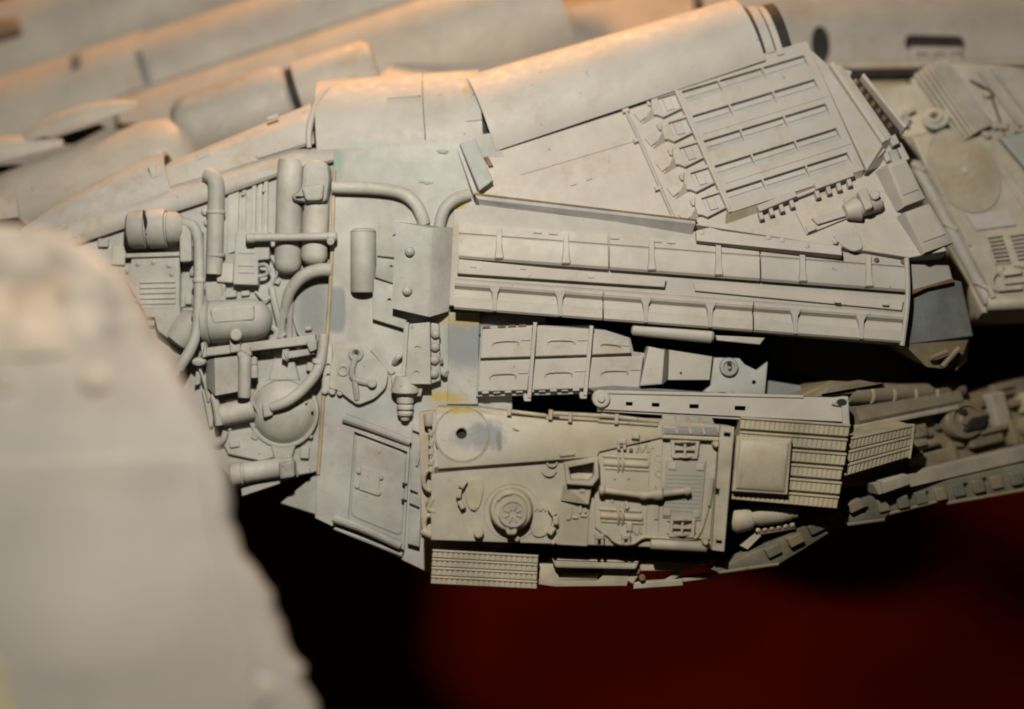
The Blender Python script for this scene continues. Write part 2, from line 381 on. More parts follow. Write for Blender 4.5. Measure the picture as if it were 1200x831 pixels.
# ================================================================ left spine fairings, slightly out of focus
F = Fr(-120)
t = thing('side_pod', 'blurred rounded grey pod between the spine beam and far shells', 'pod', (280, 150, -120))
B(F).lathe((200, 158, -40), (340, 112, -40), [(0, 20), (.03, 36), (.1, 46), (.2, 50), (.9, 49), (.97, 46), (1, 40)], 36).obj('front_drum', 'back', t)
B(F).lathe((347, 110, -40), (440, 80, -40), [(0, 40), (.03, 47), (.9, 46), (1, 40)], 36).obj('rear_drum', 'back', t)
B(F).lathe((336, 113, -40), (352, 108, -40), [(0, 40), (1, 40)], 30).obj('gap_shade_disc', 'dark', t)  # near-black disc paints the shaded crescent between the drums
B(F).bar((238, 155), (278, 144), 5, 2, 6, 1.5).obj('pod_slit_shade', 'dark', t)  # black bar paints the shade of a slit
F = Fr(-150)
t = thing('lip_plate', 'blurred grey lip plate with dark gap beneath, the longer upper one', 'plate', (105, 150, -105), 'lip plates at the left')
B(F).shell((36, 168, 30), (166, 126, 20), 9, 7, -16, 110, 4, 16, m=8, bow=15).obj('plate', 'back', t)
B(F).prism([(52, 166), (118, 146), (80, 166)], -30, 8, .5).obj('gap_shade', 'dark', t)  # near-black filler paints the shade under the plate
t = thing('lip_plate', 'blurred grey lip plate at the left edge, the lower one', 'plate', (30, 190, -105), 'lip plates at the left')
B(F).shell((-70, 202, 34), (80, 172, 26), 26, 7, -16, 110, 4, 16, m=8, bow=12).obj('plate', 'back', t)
B(F).prism([(-40, 196), (26, 193), (10, 208), (-40, 208)], -30, 4, .5).obj('gap_shade', 'dark', t)  # shade below this plate, painted as a near-black filler
F = Fr(-80)
t = thing('rounded_fairing', 'blurred rounded grey fairing behind the pointed one', 'fairing', (110, 230, -80))
B(F).lathe((-80, 275, -60), (226, 168, -60), [(0, 50), (.6, 57), (.84, 56), (.91, 51), (.96, 41), (.99, 26), (1, 10)], 40).obj('curved_skin', 'back', t)
B(F).shell((-90, 282, 4), (24, 262, 4), 60, 60, -50, 120, 6).obj('collar', 'back', t)
B(F).prism([(-20, 262), (26, 256), (42, 272), (-20, 275)], 16, 20, .5).obj('gap', 'dark', t)  # shaded gap painted as a near-black sheet
F = Fr(-30)
t = thing('pointed_fairing', 'pale pointed half cone fairing with a small raised tab, left of the spine beam', 'fairing', (120, 250, -30))
B(F).shell((30, 276, 12), (202, 221, 16), 8, 50, -16, 115, 4, m=8, bow=7).obj('cone_skin', 'shell', t)
B(F).prism(rnd([(176, 195), (184, 193), (188, 208), (181, 211)], 2), 4, 15.5, .6).obj('tab', 'shell', t)
B(F).prism([(28, 273), (44, 270), (42, 278), (32, 279)], -4, 4, .5).obj('tip_shade', 'dark', t)  # near-black patch paints the shade beneath the tip
t = thing('spine_beam', 'pale grey square beam running from the pointed fairing to the collar shell', 'beam', (280, 180, -30))
B(F).loft([(188, 222, 0), (190, 200, 2), (194, 188, -22), (194, 188, -50), (188, 222, -50)], [(368, 168, 0), (366, 138, 2), (362, 118, -22), (362, 118, -50), (368, 168, -50)]).obj('beam_body', 'shell', t)
B(F).prism([(300, 183), (362, 164), (362, 168), (303, 186)], -2, 3, .5).obj('lower_strip', 'shell', t)
B(F).prism([(312, 138), (326, 133), (327, 138), (314, 142)], 0, 3, .8).obj('clip', 'shell', t)
B(F).prism([(230, 181), (244, 176), (246, 183), (232, 188)], 0, 2.5, .8).obj('clip', 'shell', t)
# ================================================================ collar shell and long shell
F = Fr(-14)
t = thing('collar_shell', 'pale curved collar shell with a raised rectangular tab above the putty seam', 'shell', (465, 170, -14))
B(F).shell((371, 173), (498, 164), 92, 94, -6, 120, 6).obj('front_band', 'shell', t)
B(F).shell((499, 164, 1), (566, 159, 1), 93, 92, -6, 120, 6).obj('rear_band', 'shell', t)
B(F).tube([(362, 173, -2), (362, 150, -5), (368, 120, -20), (380, 98, -42), (394, 82, -86), (400, 80, -120)], [3, 4, 4, 4, 3.5, 3], 12).obj('front_rim', 'shell', t)
B(F).shell((456, 167, 1.6), (497, 164.2, 1.6), 92.8, 93.6, 36, 54, 4, 8).obj('tab', 'shell', t)
B(F).shell((520, 163, 2.2), (524, 162.7, 2.2), 93, 93, -6, 110, 4, 24).obj('raised_band', 'shell', t)
B(F).shell((552, 161, -8), (592, 158, -6), 86, 84, -20, 120, 4).obj('gap_shade', 'dark', t)  # near-black shell added to keep the gap between the shells in shade
B(F).shell((548, 161, 3), (566, 159.5, 3), 92, 92, 12, 100, 5).obj('end_band', 'shell', t)
t = thing('long_shell', 'long smooth pale shell tapering up to the right above the wedge plate', 'shell', (730, 110, -14))
B(F).shell((575, 159, 18), (893, 52, -8), 86, 74, -14, 125, 5, 28).obj('curved_skin', 'shell', t)
B(F).shell((899, 54, -16), (909, 51, -16), 64, 62, -6, 120, 5).obj('inner_ring', 'skirt', t)
B(F).shell((912, 56, -14), (919, 54, -14), 66, 64, -6, 120, 4).obj('outer_ring', 'skirt', t)
B(F).shell((880, 58, -22), (930, 44, -22), 60, 58, -10, 120, 4).obj('end_shade', 'dark', t)  # near-black shell paints the shade inside the open end
# ================================================================ hull side plate with fittings
F = Fr(0)
t = thing('hull_side', 'grey hull side plate with pipes, cover box and framed access panel', 'hull section', (450, 420, 0))
B(F).prism([(391, 176), (575, 156), (600, 200), (600, 640), (506, 673), (369, 607), (372, 540), (380, 400), (388, 300), (391, 222)], -12, 0, .8).obj('side_plate', 'hull', t)
B(F).prism([(372, 606), (508, 673), (508, 664), (372, 598)], -90, -12, 0).obj('lower_flange', 'hull', t)
B(F).prism([(325, 592), (369, 556), (369, 606)], -44, -26, 1).obj('keel_web', 'hull', t)
B(F).tube([(392, 200, 1), (391, 228, 1.5), (389, 300, 1.5), (384, 390, 1.5), (379, 470, .5), (373, 556, .5)], 2.2, 6).obj('seam_strip', 'bare', t)
def blob(cx, cy, rx, ry, h, mat, name, F=F, n=18, par=None, seed=1):
    r = random.Random(seed); k = [1+r.uniform(-.28, .22) for _ in range(n)]
    P = lambda f: [(cx+rx*f*k[i]*math.cos(2*math.pi*i/n), cy+ry*f*k[i]*math.sin(2*math.pi*i/n)) for i in range(n)]
    b = B(F); b._rings([[F(*p, -1) for p in P(1)], [F(*p, h*.5) for p in P(.94)], [F(*p, h*.8) for p in P(.7)], [F(*p, h) for p in P(.35)]])
    return b.obj(name, mat, par)
blob(519, 178, 7, 3, 2.0, 'grey', 'filler_lump', par=t, seed=3); blob(500, 212, 9, 4, 1.8, 'putty', 'filler_lump', par=t, seed=5); blob(395, 215, 6, 3, 2.5, 'putty', 'filler_lump', par=t, seed=9)
B(F).tube([(390, 220, 7), (440, 222, 7), (470, 227, 7), (486, 238, 7), (494, 252, 6), (497, 262, 3)], 7.5, 14).obj('conduit', 'part', t)
B(F).tube([(514, 285, 6), (516, 262, 7), (522, 245, 7), (534, 234, 6), (550, 228, 2)], 7, 14).obj('conduit', 'part', t)
B(F).lathe((426, 268, 3), (426, 343, 3), [(0, 10), (.02, 13.5), (.05, 15), (.06, 14.4), (.08, 15), (.97, 15), (1, 14)], 24).obj('canister', 'part', t)
pl = B(F).prism([(445, 254), (482, 260), (480, 304), (442, 300)], -1, 5, .8).obj('instrument_plate', 'hull', t, cut=[B(F).disc(463, 277, 2.4, 1, 9, 0, 10)])
B(F).prism([(442, 303), (466, 309), (466, 334), (440, 325)], -1, 7, .8).obj('instrument_plate', 'hull', t, cut=[B(F).disc(459, 313, 2, 3, 10, 0, 10)])
B(F).prism([(438, 327), (480, 340), (476, 386), (437, 374)], -1, 10, .8).obj('instrument_plate', 'hull', t, cut=[B(F).disc(457, 352, 2.4, 5, 14, 0, 10)])
cb = B(F).loft([(466, 262, 27), (506, 269, 30), (510, 269, 29), (536, 267, 9), (536, 267, -2), (466, 262, -2)],
          [(461, 362, 27), (500, 371, 30), (505, 372, 29), (526, 365, 9), (526, 365, -2), (461, 362, -2)]).obj('cover_box', 'hull', t)
for x, y in ((482, 297), (479, 342)):
    B(F).dome(x, y, [(6, 26), (6, 30), (5, 33), (3, 35), (.4, 36)], 16).obj('rivet', 'part', cb)
bb = B(F).prism([(481, 380), (505, 378), (506, 450), (476, 450)], -1, 24, 1).obj('bolted_block', 'part', t)
B(F).prism([(505, 378), (515, 380), (517, 446), (506, 450)], -1, 14, 2).obj('side_rail', 'part', bb)
for y in (392, 407, 422, 438): B(F).dome(511-(y-392)*.03, y, [(5.6, 12), (5.6, 16), (4.6, 18.5), (2.6, 20), (.4, 20.5)], 14).obj('bolt', 'part', bb)
B(F).prism([(474, 378), (480, 378), (475, 452), (471, 452)], -1, 11, .8).obj('flange', 'part', bb)
for p, q in (((487, 407), (494, 407)), ((486, 436), (493, 436))): B(F).tube([(p[0], p[1], 24), ((p[0]+q[0])/2, p[1]-2, 25), (q[0], q[1], 24)], 1, 6).obj('staple', 'part', bb)
pm = B(F).lathe((476, 440, 12), (475, 492, 6), [(0, 12), (.1, 14), (.22, 15), (.3, 17), (.36, 17), (.42, 10), (.6, 10), (.64, 8), (.68, 10), (.74, 10), (.78, 7), (.83, 9.5), (.88, 9), (.92, 6), (1, 5)], 20).obj('pump', 'part', t)
B(F).prism([(459, 440), (470, 437), (497, 452), (494, 464), (478, 466), (461, 456)], 4, 14, 2).obj('flange', 'part', pm)
B(F).tube([(462, 425, 2), (467, 419, 9), (472, 415, 6)], 3.4, 8).obj('lever', 'part', t)
B(F).rod((515, 433, 4), (524, 438, 12), 5, 12).obj('knob', 'part', t)
B(F).rod((513, 420, 4), (517, 424, 10), 4, 12).obj('knob', 'part', t)
cp = B(F).prism(rnd([(393, 406), (428, 404), (456, 436), (453, 454), (440, 467), (420, 475), (406, 465), (397, 457), (386, 456), (388, 430)], 5), -1, 8, 1.2).obj('shaped_cover', 'part', t)
B(F).tube([(419, 416, 9), (414, 432, 10), (416, 444, 10), (437, 450, 9)], 3.6, 8).obj('arm', 'part', cp)
B(F).tube([(416, 444, 9), (418, 456, 9), (419, 468, 7)], 3.6, 8).obj('arm', 'part', cp)
B(F).ringtube(418, 415, 6.5, 2.6, 9, 20, 8).obj('ring', 'part', cp); B(F).ringtube(403, 434, 5.5, 2, 8, 18, 8).obj('ring', 'part', cp)
B(F).disc(437, 449, 5.5, 6, 15, 1.6, 14).obj('bolt', 'part', cp); B(F).disc(418, 415, 3, 5, 8.6, .6, 10).obj('bolt', 'dark', cp)
B(F).prism(rnd([(434, 410), (440, 406), (464, 436), (458, 440)], 2), -1, 3, 1).obj('edge_strip', 'hull', cp)
br = B(F).prism(rnd([(381, 404), (390, 404), (389, 460), (378, 462)], 2), -1, 5, 1).obj('hinge_strip', 'part', t, cut=[B(F).disc(385, y, 2.4, 1, 9, 0, 10) for y in (428, 440)])
for x, y in ((381, 458), (390, 459), (399, 460)): B(F).disc(x, y, 4, -1, 7, 1.5, 12).obj('hinge_knuckle', 'part', br)
# access panel
Q = [(401, 487), (481, 517), (474, 643), (391, 609)]
ap = B(F).prism(Q, -1, 3, 1).obj('access_panel', 'hull', t)
B(F).slots(Q, [0, .2, .97, 1], [0, .1, .93, 1], {(1, 1)}, 3, 9).obj('panel_frame', 'hull', ap)
B(F).prism(rnd(sub(Q, .22, .96, .12, .9), 9), 2, 4.5, 2).obj('inner_panel', 'hull', ap)
B(F).tube([(404, 489, 11), (440, 502, 11), (481, 518, 10)], [6, 5, 4.5], 10).obj('top_rail', 'hull', ap)
B(F).tube([(392, 606, 11), (430, 620, 11), (470, 639, 10)], [5.5, 5, 4.5], 10).obj('bottom_rail', 'hull', ap)
B(F).bar((392, 618), (472, 650), 5, -1, 6, 2).obj('lower_strip', 'hull', ap)
em = B(F).prism([(424, 545), (446, 552), (444, 581), (421, 573)], 4, 7, 1).obj('small_plate', 'hull', ap)
for x, y in ((421, 552), (447, 559), (419, 569), (444, 577)): B(F).disc(x, y, 3, 4, 7.6, 1, 10).obj('tab', 'hull', em)
B(F).disc(445, 528, 2.5, 4, 5.5, .5, 10).obj('stud', 'hull', ap)
for x, y in ((475, 567), (474, 586)): B(F).box(x, y, 6, 3, 8, 3, 10, .4).obj('hinge_pin', 'dark', ap)
bk = B(F).prism([(484, 496), (498, 502), (492, 640), (478, 636)], -1, 10, 1).obj('side_bracket', 'hull', t, cut=[
    B(F).box(489, 508, 12, 5, 22, 4, 20, 0), B(F).box(484, 577, 12, 6, 22, 4, 20, 0), B(F).box(485, 594, 14, 7, 24, 4, 20, 0)])
B(F).tube([(489, 545, 12), (497, 520, 12), (499, 552, 12)], 1.5, 6).obj('wire', 'hull', bk)
# ================================================================ engine bay
F = Fr(-16)
t = thing('engine_bay', 'engine bay crowded with grey pipes, tanks and boxes left of the side plate', 'engine bay', (270, 400, -16))
B(F).prism([(60, 290), (160, 258), (240, 222), (350, 186), (396, 192), (388, 400), (372, 552), (338, 562), (285, 578), (200, 480), (120, 390), (30, 310)], -14, 0, 1).obj('back_plate', 'bay', t)
rg = []
for x, y, h in ((20, 292, 1.15), (140, 252, 1.1), (240, 221, 1.0), (345, 187, .8), (398, 180, .55)):
    rg.append([(x, y-17*h, -14), (x, y-15*h, -4), (x, y-4*h, 9), (x, y+2*h, 12), (x, y+13*h, 11), (x, y+17*h, 8), (x, y+17*h, -8)])
B(F).loft(*rg).obj('top_beam', 'shell', t)
bm_ = B(F).lathe((153, 271, 18), (219, 268, 18), [(0, 12), (.02, 18), (.06, 21.5), (.12, 22.5), (.33, 22.5), (.34, 19.5), (.38, 19.5), (.39, 22.8), (.66, 23), (.69, 22), (.70, 18.5), (.72, 18), (.74, 19.5), (.88, 19), (.94, 16), (1, 12)], 28).obj('barrel_motor', 'part', t)
B(F).tube([(176, 250, 37), (179, 262, 40), (180, 278, 38)], [1, 2.2, 1.4], 8).obj('motor_slit_shade', 'dark', bm_)  # black crescent paints the shade of a slot in the motor
B(F).tube([(218, 263, 20), (231, 268, 24), (237, 284, 26), (238, 310, 27), (238, 350, 28), (236, 385, 30), (230, 408, 32), (216, 432, 34)], [6.4, 6.6, 6.2, 5.9, 6, 6.2, 6.4, 6.4], 14).obj('long_pipe', 'part', t)
B(F).prism(rnd([(215, 266), (229, 266), (230, 308), (216, 309)], 3), 0, 28, 2).obj('pipe_clamp', 'part', t)
B(F).prism(rnd([(229, 270), (241, 272), (240, 292), (228, 290)], 3), 10, 24, 2).obj('pipe_clamp', 'part', t)
B(F).tube([(243, 205, 10), (252, 210, 13), (256, 222, 14), (255, 260, 14), (254, 300, 14), (253, 322, 14)], [8, 9.5, 10, 10, 10, 9.5], 16).obj('vent_pipe', 'part', t)
for x, y in ((241, 248), (244, 261)): B(F).dome(x, y, [(5, 0), (5, 3), (3.5, 5), (.4, 6)], 12).obj('bolt', 'part', t)
B(F).prism([(268, 219), (281, 215), (279, 294), (267, 298)], -1, 4, .8).obj('side_panel', 'bay', t)
for i, x in enumerate((284, 296, 303, 310)): B(F).prism([(x, 214-i*3), (x+5, 212-i*3), (x+4, 274), (x, 275)], -1, 3+i % 2*2, .8).obj('cover_rib', 'bay', t)
bo = B(F).lathe((341, 188, 6), (338, 322, 8), [(0, 14), (.05, 15.5), (.9, 16), (.95, 14.5), (.98, 11), (1, 5)], 24).obj('gas_bottle', 'part', t)
bo2 = B(F).lathe((372, 225, 8), (369, 312, 10), [(0, 14), (.05, 16), (.87, 16), (.93, 14.5), (.98, 10), (1, 4)], 24).obj('gas_bottle', 'part', t)
cap = B(F).prism(rnd([(358, 196), (372, 189), (388, 195), (390, 214), (386, 240), (366, 241), (346, 238), (345, 232), (356, 224)], 6), 6, 30, 6).obj('valve_cap', 'part', t)
B(F).prism(rnd([(357, 222), (384, 218), (382, 238), (362, 239)], 5), 28, 36, 3).obj('front_lug', 'part', cap)
B(F).box(366, 244, 20, 8, -3, 8, 18, 1).obj('lower_lip', 'dark', cap)
cr = B(F).lathe((293, 281, 30), (398, 279, 30), [(0, 3.5), (.015, 6), (.09, 6), (.1, 4.8), (.9, 4.8), (.91, 5.8), (.985, 5.8), (1, 4)], 14).obj('cross_rod', 'part', t)
B(F).rod((391, 282, 24), (391, 286, 36), 4.5, 12).obj('rod_end_bolt', 'part', cr)
cx = B(F).prism(rnd([(279, 272), (318, 273), (318, 305), (305, 306), (305, 335), (276, 334)], 1.5), -1, 18, 1.2).obj('control_box', 'part', t)
for y in (297, 312, 320): B(F).bar((282, y), (301, y+.5), 1.4, 17, 19.2, .4).obj('box_seam', 'part', cx)
B(F).tube([(303, 312, 14), (313, 311, 18), (318, 317, 18), (313, 323, 16), (303, 325, 14)], 2.2, 8).obj('handle', 'part', cx)
B(F).prism(rnd([(257, 309), (276, 309), (275, 332), (256, 331)], 2), -1, 13, 1.2).obj('small_box', 'part', t)
B(F).prism([(259, 298), (276, 298), (276, 309), (259, 309)], -1, 6, 1).obj('mesh_pad', 'grey', t)
rd = B(F).prism([(157, 301), (213, 299), (212, 362), (168, 362), (150, 330)], -1, 10, 1).obj('louvre_plate', 'part', t)
for i in range(5): B(F).bar((166, 331.5+i*6.2), (208, 330.5+i*6.2), 2.6, 9.5, 12, .8).obj('louvre', 'part', rd)
for x, y in ((164, 310), (182, 308), (200, 312), (203, 322)): B(F).dome(x, y, [(3, 9), (3, 11), (.4, 12.4)], 10).obj('bolt', 'part', rd)
B(F).prism(rnd([(150, 298), (214, 296), (214, 301), (150, 303)], 1), -1, 14, 1).obj('top_lip', 'part', rd)
B(F).prism(rnd([(170, 361), (214, 359), (214, 372), (174, 373)], 2), -1, 16, 1.6).obj('lower_lip', 'part', rd)
B(F).prism([(214, 300), (234, 300), (234, 358), (214, 360)], -1, 3, .8).obj('filler_plate', 'bay', t)
B(F).prism(rnd([(184, 372), (211, 370), (211, 392), (200, 397), (188, 388)], 2), -1, 18, 1.4).obj('lower_container', 'part', t)
B(F).lathe((206, 402, 6), (232, 370, 8), [(0, 10), (.1, 17), (.5, 19), (.9, 17), (1, 10)], 18).obj('rounded_drum', 'part', t)
B(F).prism(rnd([(242, 331), (265, 330), (266, 356), (243, 357)], 2), -1, 8, 1.2).obj('small_box', 'part', t)
ft = B(F).lathe((239, 378, 14), (321, 374, 14), [(0, 20), (.02, 25), (.1, 26), (.12, 23.5), (.14, 25), (.6, 25), (.75, 24), (.87, 21), (.94, 16), (.985, 9), (1, 4)], 28).obj('fuel_tank', 'part', t)
B(F).prism(rnd([(252, 362), (303, 358), (304, 376), (256, 380)], 4), 32, 40, 2).obj('strap_plate', 'part', ft)
B(F).disc(283, 393, 7, 26, 42, 2, 16).obj('filler_cap', 'part', ft)
B(F).tube([(319, 336, 6), (324, 360, 8), (333, 394, 8)], 4, 8).obj('strut', 'part', t)
B(F).tube([(340, 338, 8), (334, 362, 10), (330, 396, 8)], 4.4, 8).obj('strut', 'part', t)
B(F).tube([(342, 340, 6), (341, 366, 8), (340, 398, 8)], 3.6, 8).obj('strut', 'part', t)
B(F).tube([(318, 382, 8), (326, 390, 8), (318, 402, 8)], 4, 8).obj('strut', 'part', t)
B(F).tube([(390, 317, 15), (372, 318, 15), (355, 326, 15), (343, 340, 14), (337, 356, 11), (335, 372, 7)], [8.2, 8.2, 7.8, 7, 6, 4.6], 14).obj('curved_pipe', 'part', t)
mb = B(F).prism([(243, 408), (372, 392), (373, 403), (244, 418)], 10, 24, 1.6).obj('manifold_bar', 'part', t)
B(F).prism(rnd([(274, 396), (286, 394), (287, 412), (275, 414)], 2), 18, 32, 1.4).obj('clamp', 'part', mb)
B(F).prism(rnd([(282, 408), (298, 406), (299, 417), (283, 419)], 1), 20, 30, 1.4).obj('clamp', 'part', mb)
B(F).disc(237, 424, 8.5, 12, 26, 4, 16, 5.5).obj('end_knob', 'part', mb)
B(F).prism(rnd([(240, 402), (246, 401), (247, 418), (241, 420)], 1), 12, 27, 1.4).obj('clamp', 'part', mb)
B(F).prism([(338, 412), (371, 408), (371, 415), (338, 421)], 4, 20, 1.4).obj('lower_bar', 'part', mb)
B(F).prism(rnd([(361, 400), (374, 398), (374, 410), (366, 413)], 2), 12, 26, 1.4).obj('clamp', 'part', mb)
B(F).prism(rnd([(334, 410), (341, 409), (340, 424), (333, 420)], 1), 8, 24, 1.4).obj('clamp', 'part', mb)
B(F).loft([(256, 420, 27), (283, 417, 27), (283, 417, -2), (240, 424, -2), (245, 422, 12)], [(257, 463, 27), (284, 458, 27), (284, 458, -2), (241, 456, -2), (246, 455, 12)]).obj('junction_box', 'part', t)
B(F).rod((291, 417, 26), (290, 466, 26), 7.5, 14).obj('vertical_tube', 'part', t)
B(F).lathe((301, 418, 22), (301, 442, 20), [(0, 2), (.1, 4), (.35, 4.5), (.4, 3.6), (.6, 5), (1, 5)], 12).obj('valve', 'part', t)
B(F).prism([(232, 432), (239, 430), (236, 450), (230, 452)], -1, 12, 1).obj('thin_strut', 'part', t)
B(F).tube([(252, 462, 14), (257, 478, 18), (260, 498, 20)], [4, 5, 4.6], 10).obj('strut', 'part', t)
B(F).lathe((260, 487, 10), (300, 478, 10), [(0, 10), (.06, 13.5), (.94, 13.5), (1, 11)], 20).obj('lower_cylinder', 'part', t)
B(F).prism([(238, 456), (256, 462), (250, 500), (246, 500)], -1, 8, 1).obj('side_web', 'part', t)
dm = B(F).dome(333, 483, [(42, -1), (42, 6), (41, 8.5), (38.5, 9), (37, 7.6), (35.5, 9), (33, 12.5), (29, 16), (23, 19), (15, 21.5), (7, 22.6), (.5, 23)], 40).obj('dome_tank', 'part', t)
B(F).prism([(322, 420), (345, 420), (352, 446), (316, 446)], -1, 10, 2).obj('neck', 'part', dm)
B(F).prism([(316, 516), (348, 520), (340, 545), (324, 542)], -1, 8, 2).obj('foot', 'part', dm)
for x, y in ((361, 471), (368, 480), (353, 474)): B(F).disc(x, y, 1.5, 14, 20, .4, 8).obj('pin', 'part', dm)
B(F).tube([(382, 392, 22), (380, 415, 24), (374, 436, 28), (358, 456, 29), (340, 470, 30), (322, 477, 28)], [6, 6.2, 6.4, 6.5, 6.5, 5.5], 14).obj('curved_pipe', 'part', t)
B(F).prism(rnd([(311, 472), (323, 470), (324, 486), (313, 489)], 3), 18, 29, 2).obj('pipe_flange', 'part', dm)
B(F).prism([(264, 506), (312, 498), (322, 536), (306, 540), (268, 532), (262, 520)], -1, 6, 1.6).obj('lower_slab', 'part', t)
B(F).tube([(252, 520, 6), (262, 516, 9), (266, 505, 8)], 4, 8).obj('hose', 'part', t)
ax = B(F).lathe((272, 556, 12), (346, 545, 12), [(0, 12), (.03, 14), (.18, 14), (.2, 12), (.25, 13), (.28, 12), (.85, 12), (.9, 11), (1, 10)], 22).obj('axle', 'part', t)
B(F).prism(rnd([(330, 540), (348, 538), (349, 557), (332, 560)], 3), 8, 30, 3).obj('end_block', 'part', ax)
B(F).prism([(284, 572), (328, 560), (330, 566), (285, 581)], -6, 10, 1).obj('lower_strip', 'part', ax)
B(F).box(357, 552, 14, 6, -10, -1, 8, 1).obj('spacer', 'part', ax)
# small fittings that fill the gaps of the bay
for x, y, a, b, r, h in ((228, 318, 9, 12, 0, 8), (270, 345, 16, 8, -6, 7), (288, 344, 10, 6, -6, 5), (312, 300, 8, 10, 0, 10), (262, 405, 12, 7, -8, 9), (312, 410, 10, 8, -8, 8), (306, 455, 9, 16, 10, 8),
                      (248, 446, 6, 14, 6, 10), (272, 470, 14, 6, -8, 8), (300, 510, 8, 10, 20, 8), (276, 520, 12, 8, -10, 9), (358, 530, 10, 14, 4, 6), (364, 430, 8, 10, 10, 8), (352, 408, 7, 9, -8, 12),
                      (178, 378, 9, 8, 0, 9), (222, 352, 8, 10, 0, 8), (325, 330, 8, 6, 20, 6), (350, 300, 6, 10, 0, 6), (140, 300, 16, 22, 4, 5), (122, 285, 12, 10, 0, 6), (362, 385, 8, 5, -8, 6)):
    B(F).prism(rnd(rbox(x, y, a, b, r), 1.5), -1, h, 1.2).obj('small_fitting', 'part', t)
for x, y in ((150, 318), (160, 352), (208, 306), (286, 228), (310, 224), (262, 300), (346, 420), (322, 405), (270, 503), (305, 530), (360, 500), (365, 512), (282, 278), (312, 277), (300, 330), (248, 340), (260, 348)):
    B(F).dome(x, y, [(2.6, 2), (2.6, 5), (1.8, 6.4), (.3, 7)], 10).obj('bolt', 'part', t)
for q in (((244, 300, 4), (262, 338, 8), (258, 352, 5)), ((300, 342, 4), (312, 352, 10), (322, 344, 5)), ((345, 372, 3), (352, 392, 8), (366, 400, 6)), ((226, 412, 14), (240, 440, 16), (246, 470, 10)), ((296, 466, 20), (306, 486, 16), (300, 500, 8)), ((318, 300, 4), (326, 318, 9), (320, 334, 4))):
    B(F).tube(list(q), 1.5, 8).obj('thin_cable', 'part', t)
for x, y, L in ((238, 330, 0), (237, 372, 0), (256, 250, 1), (256, 300, 1), (376, 425, 2)):
    if L == 0: B(F).rod((x, y-3, 27), (x, y+3, 27), 7.8, 14).obj('pipe_collar', 'part', t)
    elif L == 1: B(F).rod((x-.5, y-2.5, 14), (x-.5, y+2.5, 14), 11.4, 16).obj('pipe_collar', 'part', t)
    else: B(F).rod((x+1, y-3, 25), (x-1, y+3, 26), 7.8, 14).obj('pipe_collar', 'part', t)
# ================================================================ wedge module with slotted grille
F = Fr(34, 800, 290, (0.0, -0.30, 0.95))
t = thing('wedge_module', 'pale wedge shaped hull top carrying a panel of five slotted rows', 'hull section', (800, 280, 40))
B(F).prism([(556, 160), (760, 96), (940, 46), (960, 70), (1000, 80), (990, 110)], -30, -7, 1).obj('upper_ledge', 'skirt', t)
B(F).prism([(556, 171), (760, 108), (940, 52), (962, 76), (1000, 92), (1040, 160), (1078, 236), (1110, 294), (1066, 302), (818, 264), (560, 232)], -26, 0, 1.2).obj('wedge_plate', 'wedge', t)
B(F).loft([(556, 230, 7), (560, 236, 7), (563, 243, -6), (563, 243, -20), (556, 230, -20)], [(814, 261, 7), (814, 265, 7), (811, 274, -6), (811, 274, -20), (814, 261, -20)]).obj('lower_lip', 'hull', t)
B(F).prism([(556, 229), (816, 260), (816, 262), (556, 231.5)], -2, 8, .5).obj('lip_edge', 'brown', t)
hb = B(F).prism([(539, 174), (557, 167), (578, 217), (562, 229)], -26, 14, 1.6).obj('hinge_block', 'putty', t)
B(F).prism([(536, 178), (540, 176), (560, 228), (555, 230)], -26, 6, 1).obj('block_flange', 'hull', hb)
B(F).prism([(567, 186), (572, 185), (578, 196), (573, 197)], -2, 5, 1).obj('block_tab', 'brown', hb)
B(F).bar((610, 205), (742, 166), 1.2, -.4, 1.0, .3).obj('weld_line', 'wedge', t)
for x, y in ((672, 216), (690, 210)): B(F).box(x, y, 7, 3, -17, -1, 1.5, .5).obj('small_clip', 'wedge', t)
# slotted panel
Q = [(787, 98), (944, 52), (1011, 202), (855, 252)]
us = [0, .03, .30, .312, .625, .637, .94, 1]
rows = [(.09, .178), (.275, .363), (.465, .553), (.655, .743), (.845, .933)]
vv = [0]
for a, b in rows: vv += [a, b]
vv += [1]
skip = {(i, j) for i in (1, 3, 5) for j in (1, 3, 5, 7, 9)}
sp = B(F).slots(Q, us, vv, skip, 1.5, 8).obj('slotted_panel', 'wedge', t)
B(F).prism(inset(Q, 1), -1, 1.7, .2).obj('panel_base', 'slot', sp)
for a, b in rows:
    for i in (1, 3, 5):
        m = sub(Q, us[i], us[i+1], a+(b-a)*.45, b)
        B(F).loft([(*m[0], 2.6), (*m[3], 7), (*m[3], 1), (*m[0], 1)], [(*m[1], 2.6), (*m[2], 7), (*m[2], 1), (*m[1], 1)]).obj('slot_louvre', 'slot', sp)
        B(F).bar(lerp2(m[0], m[1], .03), lerp2(m[0], m[1], .97), 1.6, 1, 4.4, .5).obj('slot_wire', 'wedge', sp)
B(F).bar((786, 97), (855, 252), 4, 1, 9.6, 1).obj('edge_strip', 'wedge', sp)
for v in (.42, .795): B(F).bar(bil(Q, .05, v), bil(Q, .99, v), 1.3, 7, 8.8, .4).obj('row_seam', 'wedge', sp)
B(F).loft([(Q[3][0]-2, Q[3][1]-1, 8), (Q[3][0]-6, Q[3][1]+14, -2), (Q[3][0]-6, Q[3][1], -4)], [(Q[2][0], Q[2][1]-1, 8), (Q[2][0]-2, Q[2][1]+8, -2), (Q[2][0], Q[2][1], -4)]).obj('under_slope', 'deck', sp)
